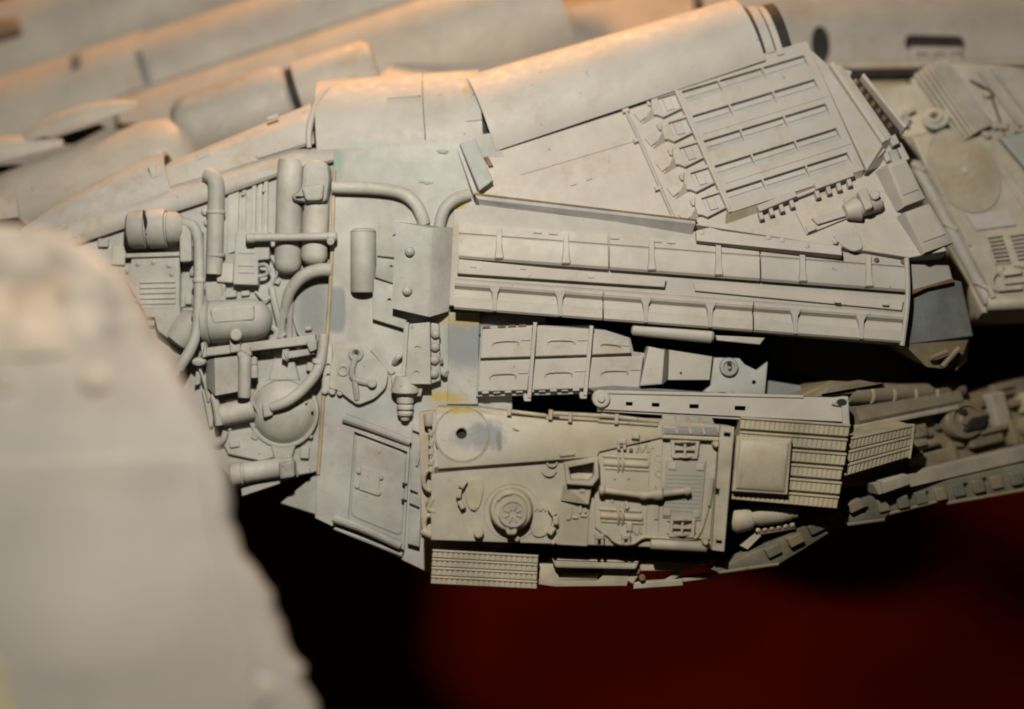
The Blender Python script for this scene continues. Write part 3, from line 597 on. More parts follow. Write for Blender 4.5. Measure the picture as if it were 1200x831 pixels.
# hinge brackets at the left of every row
G = lambda u, v: bil(Q, u, v)
for k, (a, b) in enumerate(rows):
    c = (a+b)/2+.005
    hbk = B(F).prism([G(-.185, c-.075), G(0, c-.075), G(0, c-.052), G(-.145, c-.052), G(-.145, c+.05), G(0, c+.05), G(0, c+.06), G(-.16, c+.085), G(-.195, c+.055), G(-.215, c+.05), G(-.215, c+.0)], 0, 6.5, 1.0).obj('hinge_bracket', 'wedge', sp)
    B(F).prism([G(-.145, c-.052), G(-.005, c-.052), G(-.005, c+.05), G(-.145, c+.05)], -1, 2, .3).obj('bracket_floor', 'slot', hbk)
    B(F).prism([G(-.115, c-.045), G(-.06, c-.045), G(-.06, c+.045), G(-.115, c+.045)], 0, 5, 1.2).obj('bracket_block', 'wedge', hbk)
    B(F).loft([(*G(-.31, c+.075), 1), (*G(-.31, c+.08), 0), (*G(-.31, c+.07), 0)], [(*G(-.21, c+.01), 8), (*G(-.2, c+.055), 0), (*G(-.21, c-.01), 0)]).obj('bracket_tongue', 'wedge', hbk)
    B(F).prism([G(-.225, c-.07), G(-.205, c-.075), G(-.205, c-.02), G(-.225, c-.03)], 0, 5, 1).obj('bracket_ear', 'wedge', hbk)
    B(F).prism([G(-.34, c-.005), G(-.26, c-.03), G(-.24, c+.03), G(-.32, c+.06)], -1, 2.5, 1).obj('bracket_foot', 'wedge', hbk)
lr = B(F).tube([(733, 131, 3), (748, 163, 3), (770, 213, 3), (790, 259, 3)], 2.0, 8).obj('linkage_rod', 'skirt', t)
for x, y in ((733, 131), (746, 166), (771, 222), (787, 256)): B(F).box(x, y, 8, 5, -17, 0, 5.5, 1.2).obj('rod_clip', 'skirt', lr)
# row of tabs under the panel
for (p, q), tabs in ((((887, 249), (931, 231)), ((891, 256), (903, 251), (915, 247), (927, 242))), (((953, 223), (998, 207)), ((957, 231), (970, 226), (982, 222), (994, 217)))):
    tb = B(F).bar(p, q, 8, -1, 12, 1.2).obj('tab_bar', 'wedge', t)
    for x, y in tabs: B(F).prism(rbox(x, y, 5, 9, -17), -1, 9, 1).obj('tab', 'skirt', tb)
B(F).bar((929, 234), (955, 224), 4, -1, 7, 1).obj('bar_link', 'wedge', t)
# tool with cone head
tl = B(F).prism([(932, 250), (988, 233), (992, 257), (945, 276)], -1, 3.5, .8).obj('tool_base', 'wedge', t)
B(F).prism([(950, 259), (990, 247), (990, 256), (957, 266)], 3, 8, .8).obj('tool_shaft', 'wedge', tl)
B(F).prism([(943, 268), (954, 265), (956, 271), (946, 275)], 3, 7, .8).obj('tool_clip', 'wedge', tl)
B(F).dome(961, 259, [(3.4, 3), (3.4, 6), (.4, 7)], 10).obj('tool_stud', 'wedge', tl)
B(F).lathe((988, 252, 8), (1030, 240, 8), [(0, 6), (.02, 9), (.36, 15), (.38, 11), (.9, 10), (1, 8)], 18).obj('cone_head', 'wedge', tl)
B(F).prism(rnd([(1000, 233), (1012, 229), (1019, 252), (1010, 256)], 3), 6, 24, 2).obj('head_lug', 'wedge', tl)
B(F).disc(1021, 237, 6, 6, 24, 2, 14).obj('head_lug', 'wedge', tl)
# right border rails of the wedge
B(F).prism([(948, 62), (966, 78), (1036, 180), (1014, 204)], -1, 10, 1.2).obj('border_plate', 'wedge', t)
for i, (a, b) in enumerate((((972, 80), (1034, 172)), ((980, 82), (1040, 168)), ((986, 86), (1040, 164)))):
    B(F).bar(a, b, 6, -1, 15-3*i, 1.2).obj('border_rail', 'wedge', t)
B(F).loft([(1034, 172, 14), (1048, 162, 6), (1048, 162, -10), (1034, 172, -10)], [(1012, 206, 14), (1030, 196, 0), (1030, 196, -10), (1012, 206, -10)]).obj('corner_chamfer', 'hull', t)
ch = B(F).bar((998, 92), (1050, 158), 11, -16, 1.5, .5).obj('bead_channel', 'dark', t)
for k in range(7):
    x, y = lerp2((1003, 98), (1043, 148), k/6); B(F).dome(x, y, [(4.6, 0), (4.2, 3), (2.6, 5), (.4, 6)], 12).obj('bead', 'brown', ch)
B(F).bar((1010, 90), (1060, 152), 4, -16, 7, 1).obj('outer_rail', 'wedge', t)
for i, (x, y, wd, ht, r, h) in enumerate(((1038, 178, 12, 26, 25, 12), (1046, 168, 9, 12, 25, 16), (1047, 188, 10, 18, 20, 16), (1052, 200, 8, 10, 20, 10), (1058, 178, 8, 22, 28, 6))):
    B(F).box(x, y, wd, ht, -r, -20, h-6, 1.5).obj('clutter_block', ('wedge', 'skirt', 'grey')[i % 3], t)
# low scalloped ledge
lg = B(F).prism([(815, 272), (832, 268), (846, 272), (985, 290), (986, 301), (816, 284)], -8, 5, 1).obj('scalloped_ledge', 'wedge', t)
for x, y in ((822, 274), (900, 280), (916, 283), (945, 290), (978, 285)): B(F).dome(x, y, [(3.4, 4), (3, 6), (.4, 7)], 10).obj('ledge_stud', 'wedge', lg)
B(F).prism(rnd([(974, 276), (1006, 272), (1012, 292), (1000, 296), (988, 290)], 5), -1, 2.5, 1).obj('low_patch', 'wedge', t)
# ================================================================ skirt module
F = Fr(24)
t = thing('skirt_module', 'two rows of long ribbed skirt panels stepping down below the wedge', 'skirt armour', (800, 390, 20))
B(F).prism([(532, 246), (562, 240), (812, 271), (1066, 299), (1063, 345), (1056, 404), (526, 358)], -60, 0, 1).obj('backing_plate', 'skirt', t)
def yt(x): return 262+(x-538)*0.0755
def yl(x): return 326+(x-533)*0.076
def up_ring(x):
    y = yt(x); return [(x, y, 4), (x, y+11, 5), (x, y+12, 3.4), (x, y+13.5, 6), (x, y+17, 7), (x, y+33, 9.5), (x, y+38, 9.5), (x, y+41, 7), (x-.3, y+41, -2), (x, y, -2)]
def lo_ring(x):
    y = yl(x); return [(x, y, 3), (x, y+3, 9), (x, y+6, 11), (x, y+9, 10), (x, y+13, 5), (x, y+15, 5), (x, y+21, 9), (x, y+22, 9.4), (x-.3, y+24, 12), (x-.3, y+34, 12.5), (x-.4, y+36.5, 10), (x-.4, y+36, -2), (x, y, -2)]
for (a, b, ribs) in ((538, 712.2, (585, 663)), (714.2, 889, (763, 841)), (891, 1063, (939, 1016))):
    pnl = B(F).loft(up_ring(a), up_ring(b)).obj('upper_skirt_panel', 'skirt', t)
    for x in ribs:
        y = yt(x)
        B(F).loft([(x-3, y+2, 3), (x+3, y+2, 3), (x+3, y+2, 8), (x-3, y+2, 8)], [(x-4, y+26, 8), (x+4, y+26, 8), (x+3, y+26, 11.5), (x-3, y+26, 11.5)], [(x-7, y+37, 6), (x+7, y+37, 6), (x+4.5, y+37, 12.5), (x-4.5, y+37, 12.5)], [(x-7, y+39, 6), (x+7, y+39, 6), (x+4.5, y+39, 10), (x-4.5, y+39, 10)]).obj('gusset', 'skirt', pnl)
for (a, b, ribs) in ((533, 705.5, (580, 656)), (707.5, 880.5, (756, 831)), (882.5, 1056, (930, 1007))):
    pnl = B(F).loft(lo_ring(a), lo_ring(b)).obj('lower_skirt_panel', 'skirt', t)
    for x in ribs:
        y = yl(x)
        B(F).loft([(x-9, y+6, 6), (x+9, y+6, 6), (x+7, y+6, 12), (x-7, y+6, 12)], [(x-5, y+14, 3), (x+5, y+14, 3), (x+3, y+14, 11.5), (x-3, y+14, 11.5)], [(x-3, y+31, 10), (x+3, y+31, 10), (x+2, y+31, 14), (x-2, y+31, 14)], [(x-3, y+35, 10), (x+3, y+35, 10), (x+2, y+35, 13), (x-2, y+35, 13)]).obj('gusset', 'skirt', pnl)
B(F).prism([(537, 304), (780, 328), (778, 337), (536, 321)], -1, 7.5, 1).obj('upper_strip', 'wedge', t)
B(F).prism([(812, 332), (1058, 353), (1056, 364), (814, 341)], -1, 4, 1).obj('lower_strip', 'wedge', t)
for x, y in ((555, 313), (613, 315), (692, 325), (980, 354), (1036, 357)): B(F).box(x, y, 7, 2.4, 5, 3, 8.6, .4).obj('strip_clip', 'wedge', t)
B(F).tube([(1060, 301, 10), (1061, 350, 12), (1055, 405, 10)], 3, 8).obj('end_trim', 'skirt', t)
for x, y in ((1026, 305), (1057, 307)): B(F).disc(x, y, 3, -1, 7, .6, 8).obj('dark_pin', 'brown', t)
for x in (630, 648, 720, 770, 786): B(F).box(x, yt(x)+4, 10, 2, 4, 3, 6, .4).obj('top_clip', 'wedge', t)
# right end of the skirt module
F2 = Fr(22, 1070, 350, (0.36, 0.0, 0.93))
e = B(F2).prism([(1066, 301), (1108, 294), (1117, 328), (1064, 344)], -40, 0, 1.5).obj('end_bevel', 'skirt', t)
B(F2).prism([(1064, 342), (1117, 327), (1130, 330), (1144, 394), (1058, 405)], -40, -5, 1.5).obj('end_cap', 'blue', t)
B(F2).prism([(1064, 341), (1116, 326), (1117, 331), (1085, 338), (1065, 347)], -5, 2, 1).obj('chipped_edge', 'brown', t)
F3 = Fr(12)
lw = B(F3).loft([(1058, 404, 8), (1144, 394, -30), (1150, 412, -60), (1144, 394, -90), (1058, 404, -90)], [(1086, 430, 0), (1130, 434, -32), (1150, 424, -60), (1130, 420, -90), (1086, 420, -90)]).obj('under_block', 'rear', t)
B(F3).tube([(1090, 420, 0), (1112, 412, -8)], 3, 8).obj('under_rib', 'rear', lw); B(F3).tube([(1106, 430, -8), (1128, 408, -16)], 3, 8).obj('under_rib', 'rear', lw)
# trim bars hanging below
B(Fr(22)).lathe((740, 386, 0), (836, 394, 0), [(0, 4), (.02, 7), (.97, 8.5), (1, 6)], 16).obj('trim_bar', 'skirt', t)
B(Fr(22)).prism([(838, 393), (896, 396), (890, 404), (840, 399)], -6, 4, 1).obj('trim_sliver', 'skirt', t)
# ---- two socket blocks to the right
F = Fr(26, 1060, 240, (0.25, -0.2, 0.94))
for lab, q in (('pale square socket block beside the tank hull, the upper of two', [(1034, 196), (1056, 188), (1080, 236), (1054, 246)]), ('pale square socket block beside the tank hull, the lower of two', [(1054, 252), (1084, 241), (1112, 288), (1078, 300)])):
    t = thing('socket_block', lab, 'block', (q[0][0]+25, q[0][1]+25, 30), 'socket blocks beside the tank hull')
    B(F).prism(q, -30, 12, 3).obj('block_body', 'skirt', t, cut=[B(F).prism(sub(q, .12, .88, .86, 1.2), -20, 6, 0)])
    B(F).prism(inset(sub(q, .05, .95, .05, .8), 2), 11, 13.5, 1).obj('block_cover', 'skirt', t)
# ================================================================ strapped deck between skirts and tank
F = Fr(6)
t = thing('strapped_deck', 'grey deck of six plates held by two straps below the skirts', 'deck', (650, 460, -8))
B(F).prism([(526, 366), (562, 366), (560, 474), (524, 474)], -14, 3, 1).obj('end_plate', 'hull', t)
B(F).prism([(548, 372), (604, 366), (640, 372), (640, 390), (560, 392)], -14, 0, 1).obj('torn_plate', 'blue', t)
Q = [(564, 384), (756, 378), (750, 459), (558, 464)]
B(F).prism([(564, 382), (690, 381), (738, 396), (742, 412), (756, 414), (750, 460), (558, 465)], -20, 8, 1.2).obj('deck_base', 'grey', t)
cells = [([(566, 386), (624, 383), (622, 418), (563, 420)], 0), ([(629, 383), (690, 386), (688, 416), (627, 418)], 1), ([(695, 390), (736, 399), (739, 414), (693, 416)], 2),
         ([(563, 423), (622, 421), (618, 457), (560, 459)], 3), ([(627, 421), (688, 419), (684, 455), (623, 457)], 4), ([(693, 419), (753, 417), (748, 454), (688, 455)], 5)]
for q, k in cells:
    pn = B(F).prism(q, 4, 16, 1.4).obj('deck_plate', 'skirt', t)
    y0 = .45
    a, b, c, d = bil(q, .22, y0+.15), bil(q, .28, y0), bil(q, .68, y0), bil(q, .74, y0+.15)
    B(F).tube([(*a, 15.5), (*b, 17.5), (*c, 17.5), (*d, 15.5)], 1.1, 6, res=3).obj('grab_rail', 'part', pn)
    B(F).bar(bil(q, .78, y0-.02), bil(q, .97, y0-.02), 1.4, 15, 17.4, .4).obj('grab_rail', 'part', pn)
for a, b in (((627, 378), (620, 466)), ((692.5, 382), (685, 463))):
    st = B(F).bar(a, b, 4.6, 0, 20, 1).obj('strap', 'skirt', t)
    B(F).prism(rnd([(b[0]-7, b[1]-3), (b[0]+3, b[1]-5), (b[0]+2, b[1]+4), (b[0]-6, b[1]+4)], 1.5), -4, 18, 1).obj('strap_foot', 'skirt', st)
for i in range(14): B(F).box(569+i*13.2, 459.5-i*.4, 8, 3, -2, 6, 15.5-(i % 2)*2, .8).obj('edge_tooth', 'skirt', t)
for x in (570, 588, 600, 612): B(F).box(x, 384-(x-570)*.05, 9, 3, -3, 6, 14, .8).obj('edge_tooth', 'brown', t)
t2 = thing('wedge_coupling', 'tapered grey coupling block at the right end of the strapped deck', 'coupling', (790, 450, -8))
B(F).prism([(758, 406), (777, 410), (774, 450), (748, 452)], -30, 26, 2).obj('coupling_face', 'skirt', t2)
B(F).loft([(777, 409, 26), (784, 412, 8), (784, 412, -30), (777, 409, -30)], [(774, 450, 26), (783, 444, 8), (783, 444, -30), (774, 450, -30)]).obj('coupling_step', 'skirt', t2)
B(F).loft([(783, 410, 10), (834, 418, 4), (834, 418, -30), (783, 410, -30)], [(781, 445, 10), (831, 445, 4), (831, 445, -30), (781, 445, -30)]).obj('coupling_neck', 'skirt', t2)
B(F).disc(797, 437, 1.3, 8, 9.5, .3, 8).obj('pin', 'dark', t2)
t3 = thing('pulley_plate', 'bare blue grey plastic plate with a round pulley right of the coupling', 'plate', (860, 455, -14))
F = Fr(-2)
B(F).prism([(836, 419), (866, 420), (872, 427), (886, 434), (899, 424), (895, 468), (812, 468), (826, 457), (832, 452)], -5, 5, 1).obj('plate_body', 'grey', t3, cut=[B(F).disc(883, 448, 2.6, -9, 9, 0, 12), B(F).box(846, 461, 9, 3, 0, -9, 9, 0)])
pu = B(F).dome(853, 430, [(11, 4), (11, 9), (10, 11), (7, 11.5), (6, 9), (2.6, 9), (2.4, 14), (.4, 14.5)], 28).obj('pulley', 'grey', t3)
B(F).disc(853, 427, 2.6, 12, 15.2, .5, 12).obj('axle_pin', 'dark', pu)
B(F).prism([(895, 445), (940, 452), (945, 470), (895, 470)], -30, -10, 1).obj('rear_tab', 'blue', t3)
# ================================================================ long girder
F = Fr(40)
t = thing('slotted_girder', 'long pale girder with a row of dark slots above the tank hull', 'girder', (840, 485, 20))
Qg = [(700, 460), (992, 466), (990, 494), (700, 479)]
gx = lambda x: (x-700)/292
us = [0]; cells = set()
for k, (x, wd) in enumerate(((737, 8), (768, 9), (813, 11), (867, 13))): us += [gx(x-wd/2), gx(x+wd/2)]; cells.add((1+2*k, 1))
us.append(1)
g = B(F).slots(Qg, us, [0, .5, .72, 1], cells, 0, 8).obj('girder_web', 'skirt', t)
B(F).prism(Qg, -16, -4, .5).obj('slot_shade', 'dark', g)  # near-black sheet gives the slots their painted shade
B(F).prism([(700, 457), (940, 463), (940, 466.5), (700, 461)], -14, 10, 1).obj('top_flange', 'skirt', g)
B(F).prism([(700, 478), (870, 486), (870, 492), (700, 482)], -14, 5, 1).obj('bottom_flange', 'skirt', g)
B(F).disc(704, 467, 10.5, -10, 13, 2, 22).obj('round_end', 'skirt', g)
B(F).disc(704, 467, 4.5, 12, 16, 1.4, 14).obj('end_boss', 'skirt', g)
B(F).prism(rnd([(976, 466), (992, 464), (994, 500), (986, 500), (984, 476), (972, 474)], 2), -10, 12, 1.5).obj('end_hook', 'skirt', g)
B(F).disc(984, 471, 6, 8, 13, .4, 14, 4).obj('hook_hole_shade', 'dark', g)  # black disc on the surface paints the shade of a hole
B(F).prism([(690, 455), (720, 452), (860, 462), (860, 466), (700, 462)], -30, -16, 1).obj('rear_web', 'blue', g)
# ================================================================ tank hull lying on its side, facing the camera
F = Fr(78)
t = thing('tank_hull', 'tan model tank hull with round cupola, facing the camera below the girder', 'tank hull', (680, 640, 0))
out = [(507, 484), (512, 477), (560, 478), (640, 488), (776, 492), (858, 500), (846, 644), (505, 633), (505, 560)]
B(F).prism(out, -74, 0, 1.2, t=0).obj('hull_body', 'tank', t)
up = [(511, 484), (560, 484), (640, 492), (776, 497), (776, 512), (702, 529), (699, 535), (514, 549)]
gp = B(F).prism(up, -2, 7, .8, t=0).obj('upper_plate', 'tank', t, cut=[B(F).disc(541, 508, 6.4, -20, 30, 0, 22)])
B(F).disc(541, 508, 6.3, -40, .6, 0, 18).obj('turret_hole_shade', 'dark', gp)  # near-black floor paints the shade inside the hole
B(F).loft([(510, 547, 7), (508, 555, 0), (508, 555, -2), (510, 547, -2)], [(699, 528, 7), (697, 536, 0), (697, 536, -2), (699, 528, -2)]).obj('step_bevel', 'tankpart', gp)
B(F).prism([(655, 531), (672, 529), (674, 533), (656, 535)], 3, 10, 1.4).obj('bevel_clip', 'tankpart', gp)
B(F).ringtube(542, 509, 32, .8, 7.2, 48, 6).obj('turret_ring', 'tankpart', gp)
B(F).dome(542, 509, [(31, 6.6), (31, 7.7), (30.4, 8.1), (8, 8.1), (7.6, 6.6)], 48, hole=True).obj('turret_disc', 'tank', gp)
B(F).prism(rnd([(600, 501), (607, 502), (609, 505), (602, 504)], 1), 6, 8.4, .6).obj('scar', 'tankpart', gp)
B(F).loft([(512, 477, 2), (640, 486, 2), (640, 492, 7), (512, 484, 7)], [(512, 477, -4), (640, 486, -4), (640, 492, -4), (512, 484, -4)]).obj('top_bevel', 'tankpart', gp)
# tools strapped along the top edge
for p, q, r in (((598, 482), (640, 487), 2.2), ((645, 484), (720, 488), 2.4), ((655, 489), (702, 492), 1.8), ((704, 486), (772, 494), 2.0), ((700, 493), (770, 498), 1.8)):
    B(F).rod((*p, 8), (*q, 8), r, 8).obj('strapped_tool', 'tankpart', t)
for x, y in ((597, 481), (645, 486), (668, 489), (722, 491)): B(F).box(x, y, 5, 12, 5, 0, 12, 1.4).obj('tool_clasp', 'tankpart', t)
# towing fittings on the left edge
fx = B(F).prism([(490, 484), (508, 482), (506, 634), (493, 632)], -60, -14, 1.2).obj('nose_plate', 'tankpart', t)
B(F).ringtube(504, 563, 8, 2.8, -4, 22, 8, 12, 0).obj('tow_ring', 'tankpart', fx)
B(F).tube([(500, 590, -8), (508, 584, -2), (502, 596, -2), (509, 600, -2), (500, 606, -6)], 3, 8).obj('tow_hook', 'tankpart', fx)
B(F).ringtube(503, 614, 6.5, 3, -4, 20, 8, 10).obj('tow_ring', 'tankpart', fx)
B(F).rod((494, 622, -4), (506, 628, -4), 5, 12).obj('bumper_pad', 'tankpart', fx)
B(F).rod((502, 485, -6), (503, 500, -6), 6, 12).obj('lamp_pod', 'tankpart', fx)
for y in (508, 520, 530, 542, 550): B(F).box(505, y, 6, 7, 12, -20, 2, 1.4).obj('track_bracket', 'tankpart', fx)
B(F).tube([(503, 503, -2), (506, 525, 0), (503, 548, -2)], 1.6, 8).obj('edge_cable', 'tankpart', fx)
# hatches
h1 = B(F).prism(rnd([(548, 561), (566, 560), (567, 576), (562, 594), (556, 600), (550, 596), (544, 582)], 6), -1, 2.4, .8).obj('driver_hatch', 'tankpart', t)
for x, y, r in ((543, 567, -55), (538, 578, -82), (541, 591, -118)): B(F).box(x, y, 10, 6, r, -1, 9, 1.2).obj('vision_block', 'tankpart', h1)
B(F).box(555, 595, 5, 5, 20, 2, 4, .6).obj('latch', 'tankpart', h1)
h2 = B(F).prism(rnd([(626, 590), (640, 590), (648, 604), (644, 624), (634, 630), (624, 628), (620, 612)], 7), -1, 2.4, .8).obj('gunner_hatch', 'tankpart', t)
for x, y, r in ((647, 599, 55), (651, 609, 84), (646, 621, 125)): B(F).box(x, y, 10, 6.4, r, -1, 10, 1.2).obj('vision_block', 'tankpart', h2)
for i in range(4): B(F).box(628+i*3.4, 597, 1.6, 4, 30*(-1)**i, 1, 4, .4).obj('latch', 'tankpart', h2)
cu = B(F).dome(599, 597, [(26, -1), (25, 10), (24, 14), (22.5, 15.5), (20, 16), (19, 14.5), (17.6, 14.5), (17, 16), (.5, 16)], 44).obj('cupola', 'tankpart', t)
hd = B(F).dome(601, 600, [(16.8, 15), (16.8, 18.5), (15.6, 19.6), (13.2, 19.6), (12.6, 18), (.5, 18)], 36).obj('cupola_lid', 'tankpart', cu)
for k in range(8):
    a = math.pi/8+k*math.pi/4; B(F).bar((601+4*math.cos(a), 600+4*math.sin(a)), (601+11*math.cos(a), 600+11*math.sin(a)), 2.2, 17, 20, .7).obj('lid_rib', 'tankpart', cu)
    B(F).disc(601+9*math.cos(a+.39), 600+9*math.sin(a+.39), 1.1, 17, 19, .3, 8).obj('lid_stud', 'tankpart', cu)
B(F).prism(rnd([(591, 613), (607, 613), (605, 625), (594, 625)], 3), 4, 17, 2).obj('cupola_lug', 'tankpart', cu, cut=[B(F).disc(598.5, 618, 2.4, 8, 30, 0, 10)])
B(F).tube([(584, 585, 16), (590, 579, 17), (600, 577, 17)], 1.6, 6).obj('lid_hinge', 'tankpart', cu)
B(F).ringtube(600, 600, 33, .6, .2, 40, 6).obj('cupola_base_line', 'tankpart', t)
for x, y, r, h in ((561, 624, 6, 9), (606, 631, 3.2, 8), (648, 635, 3, 6)):
    B(F).disc(x, y, r, -1, h, 1.6, 8).obj('filler_knob', 'tankpart', t)
B(F).tube([(640, 541, 1), (644, 546, 2.6), (650, 546, 2.6), (653, 541, 1)], 1.3, 6).obj('lift_hook', 'tankpart', t)
B(F).tube([(635, 552, 1), (640, 557, 2.6), (647, 557, 2.6), (652, 552, 1)], 1.3, 6).obj('lift_hook', 'tankpart', t)
# intake box, really hollow
oq = [(660, 541), (700, 534), (701, 558), (693, 568), (663, 566)]
iq = [(665, 546), (695.5, 540), (695.5, 556), (690, 562), (668, 561)]
def hollow(b, o, i_, w0, w1, wf):      # open box with a sloping floor
    F_ = b.F; rg_ = [[F_(*p, w0) for p in o], [F_(*p, w1-1) for p in o], [F_(*p, w1) for p in inset(o, 1)], [F_(*p, w1) for p in i_], [F_(*p, k) for p, k in zip(inset(i_, 1.5), wf)]]
    return b._rings(rg_)
ib = hollow(B(F), oq, iq, -1, 22, (4, 2, 3, 8, 12)).obj('intake_box', 'tankpart', t)
B(F).loft([(660, 568, 12), (692, 571, 14), (692, 571, -1), (660, 568, -1)], [(657, 586, 4), (689, 590, 12), (689, 590, -1), (657, 586, -1)]).obj('intake_step', 'tankpart', t)
B(F).box(682, 574, 6, 4, 5, 10, 14.5, .6).obj('step_clip', 'tankpart', t)
B(F).prism([(656, 588), (691, 592), (688, 640), (653, 638)], -1, 2, .6).obj('side_cover', 'tank', t)
for x, y, wd, ht, r in ((668, 600, 3, 15, 5), (674, 606, 7, 3, 0), (680, 596, 3, 10, 0), (684, 604, 8, 3, 10), (686, 598, 3, 6, 0), (666, 607, 4, 4, 0)): B(F).box(x, y, wd, ht, r, 1, 4.4, .8).obj('cast_mark', 'tankpart', t)
# rear deck
rd_ = B(F).prism([(702, 530), (762, 518), (768, 498), (842, 506), (832, 632), (762, 628), (745, 636), (722, 637), (697, 618), (696, 560)], -1, 3.5, 1).obj('rear_deck', 'tank', t)
for y0, xs in ((534, (706, 759)), (596, (702, 752))):
    for i, y in enumerate((y0, y0+8, y0+14)):
        B(F).rod((xs[0]+i, y, 3), (xs[1]+i, y+3, 3), (2.2, 4.2, 2.2)[i], 10).obj('vent_bar', 'tankpart', rd_)
    for k in (0, 5): B(F).tube([(724+k, y0-4, 3), (724+k, y0+2, 7), (725+k, y0+9, 8.4), (724+k, y0+19, 3)], 1.5, 6).obj('bar_strap', 'tankpart', rd_)
B(F).box(737, 617, 7, 10, 2, 2, 7, 1).obj('deck_clip', 'tankpart', rd_)
for x, y in ((720, 560), (736, 560), (717, 587), (734, 590), (764, 524), (772, 640)): B(F).dome(x, y, [(2, 3), (1.8, 4.6), (.3, 5)], 8).obj('rivet', 'tankpart', rd_)
B(F).tube([(733, 588, 4), (735, 594, 7), (732, 595, 5)], 2, 6).obj('deck_hook', 'tankpart', rd_)
for x, y in ((728, 519), (702, 630), (733, 630)):
    lg_ = B(F).box(x, y-2, 11, 6, 0, -1, 10, 1.4).obj('lug', 'tankpart', t)
    for k in (-3.5, 3.5): B(F).box(x+k, y+4, 3.6, 8, 0, -1, 9, 1.2).obj('lug_leg', 'tankpart', lg_)
B(F).box(744, 511, 9, 6, 4, 5, 12, 1.4).obj('small_box', 'tankpart', t)
B(F).box(739, 527, 4, 4, 0, 3, 7, 1).obj('deck_stud', 'brown', t)
for q in (((746, 530), (748, 522), (752, 529), (757, 520), (759, 530)), ((737, 628), (740, 620), (746, 626), (749, 618), (751, 625))):
    B(F).tube([(*p, 4) for p in q], 1.3, 6).obj('cast_wire', 'tankpart', rd_)
B(F).bar((762, 518), (756, 628), 1.2, 3, 4.6, .4).obj('deck_seam', 'tankpart', rd_)
B(F).bar((776, 520), (771, 622), 1.0, 3, 4.4, .4).obj('deck_seam', 'tankpart', rd_)
gl = B(F).lathe((701, 573, 12), (756, 580, 12), [(0, 3.5), (.03, 6), (.1, 6), (.13, 4), (.5, 3.6), (.85, 3.6), (.9, 5), (1, 5)], 12).obj('gun_lock', 'tankpart', t)
B(F).lathe((754, 580, 12), (808, 574, 12), [(0, 4.6), (.15, 4.6), (.25, 7), (.38, 7), (.42, 4), (.86, 3.8), (.9, 5.6), (1, 4)], 12).obj('lock_arm', 'tankpart', gl)
B(F).box(771, 576, 9, 14, 5, 2, 17, 2).obj('lock_pivot', 'tankpart', gl)
B(F).disc(771, 585, 3.5, 2, 10, 1, 10).obj('lock_pin', 'dark', gl)
ep = B(F).prism([(780, 539), (827, 540), (821, 610), (776, 606)], 2, 5.4, .8).obj('engine_panel', 'tmesh', rd_)
for x, y in ((787, 546), (820, 547), (781, 600), (815, 602)): B(F).box(x, y, 9, 8, 3, 5, 7, .8).obj('corner_plate', 'tankpart', ep)
for i in range(10): B(F).bar((781-i*.35, 556+i*4.6), (823-i*.45, 557+i*4.7), .9, 5, 6.0, .3).obj('mesh_wire', 'tmesh', ep)
for cx_, cy_ in ((802, 526), (798, 617)):
    q = [(cx_-17, cy_-11), (cx_+17, cy_-11), (cx_+14, cy_+11), (cx_-15, cy_+10)] if cy_ < 560 else [(cx_-13, cy_-12), (cx_+16, cy_-11), (cx_+14, cy_+12), (cx_-15, cy_+11)]
    hg = B(F).slots(q, [0, .12, .46, .54, .88, 1], [0, .14, .43, .57, .86, 1], {(1, 1), (3, 1), (1, 3), (3, 3)}, 2, 9).obj('handle_grille', 'tankpart', rd_)
    for s_ in (-1, 1): B(F).tube([(cx_-17, cy_+s_*7, 3), (cx_, cy_+s_*9, 11), (cx_+17, cy_+s_*7, 3)], 1.4, 6).obj('grille_bail', 'tankpart', hg)
for x, y in ((771, 537), (771, 555)): B(F).ringtube(x, y, 3.6, .8, 3.6, 16, 6).obj('bolt_ring', 'tankpart', rd_)
B(F).tube([(834, 560, 5), (833, 572, 6), (830, 592, 6)], 2, 8).obj('crank', 'tankpart', rd_)
B(F).box(769, 600, 5, 17, 3, 3, 5.5, .8).obj('narrow_plate', 'tankpart', rd_)
# rear cross plate with slots
Qr = [(843, 498), (859, 500), (847, 645), (833, 643)]
rc = B(F).slots(Qr, [0, .28, .8, 1], [0, .05, .085, .505, .56, .915, .945, 1], {(1, 1), (0, 3), (1, 5)}, 0, 11).obj('rear_plate', 'tankpart', t)
B(F).prism(Qr, -6, .4, 0).obj('plate_slot_shade', 'dark', rc)  # shade behind the slots is painted by this near-black sheet
for x, y in ((838, 520), (826, 634)): B(F).lathe((x, y, 2), (x-.5, y, 14), [(0, 4.6), (.6, 4.6), (1, 2.6)], 14).obj('rear_bolt', 'tankpart', t)
B(F).rod((762, 637, 2), (828, 641, 2), 6.5, 14).obj('side_roll', 'tankpart', t)
B(F).tube([(712, 626, 4), (720, 634, 5), (730, 637, 5), (742, 636, 5), (752, 630, 5), (762, 629, 5), (808, 631, 5), (819, 624, 5), (825, 608, 5), (829, 594, 5)], 1.7, 8).obj('exhaust_line', 'tankpart', t)
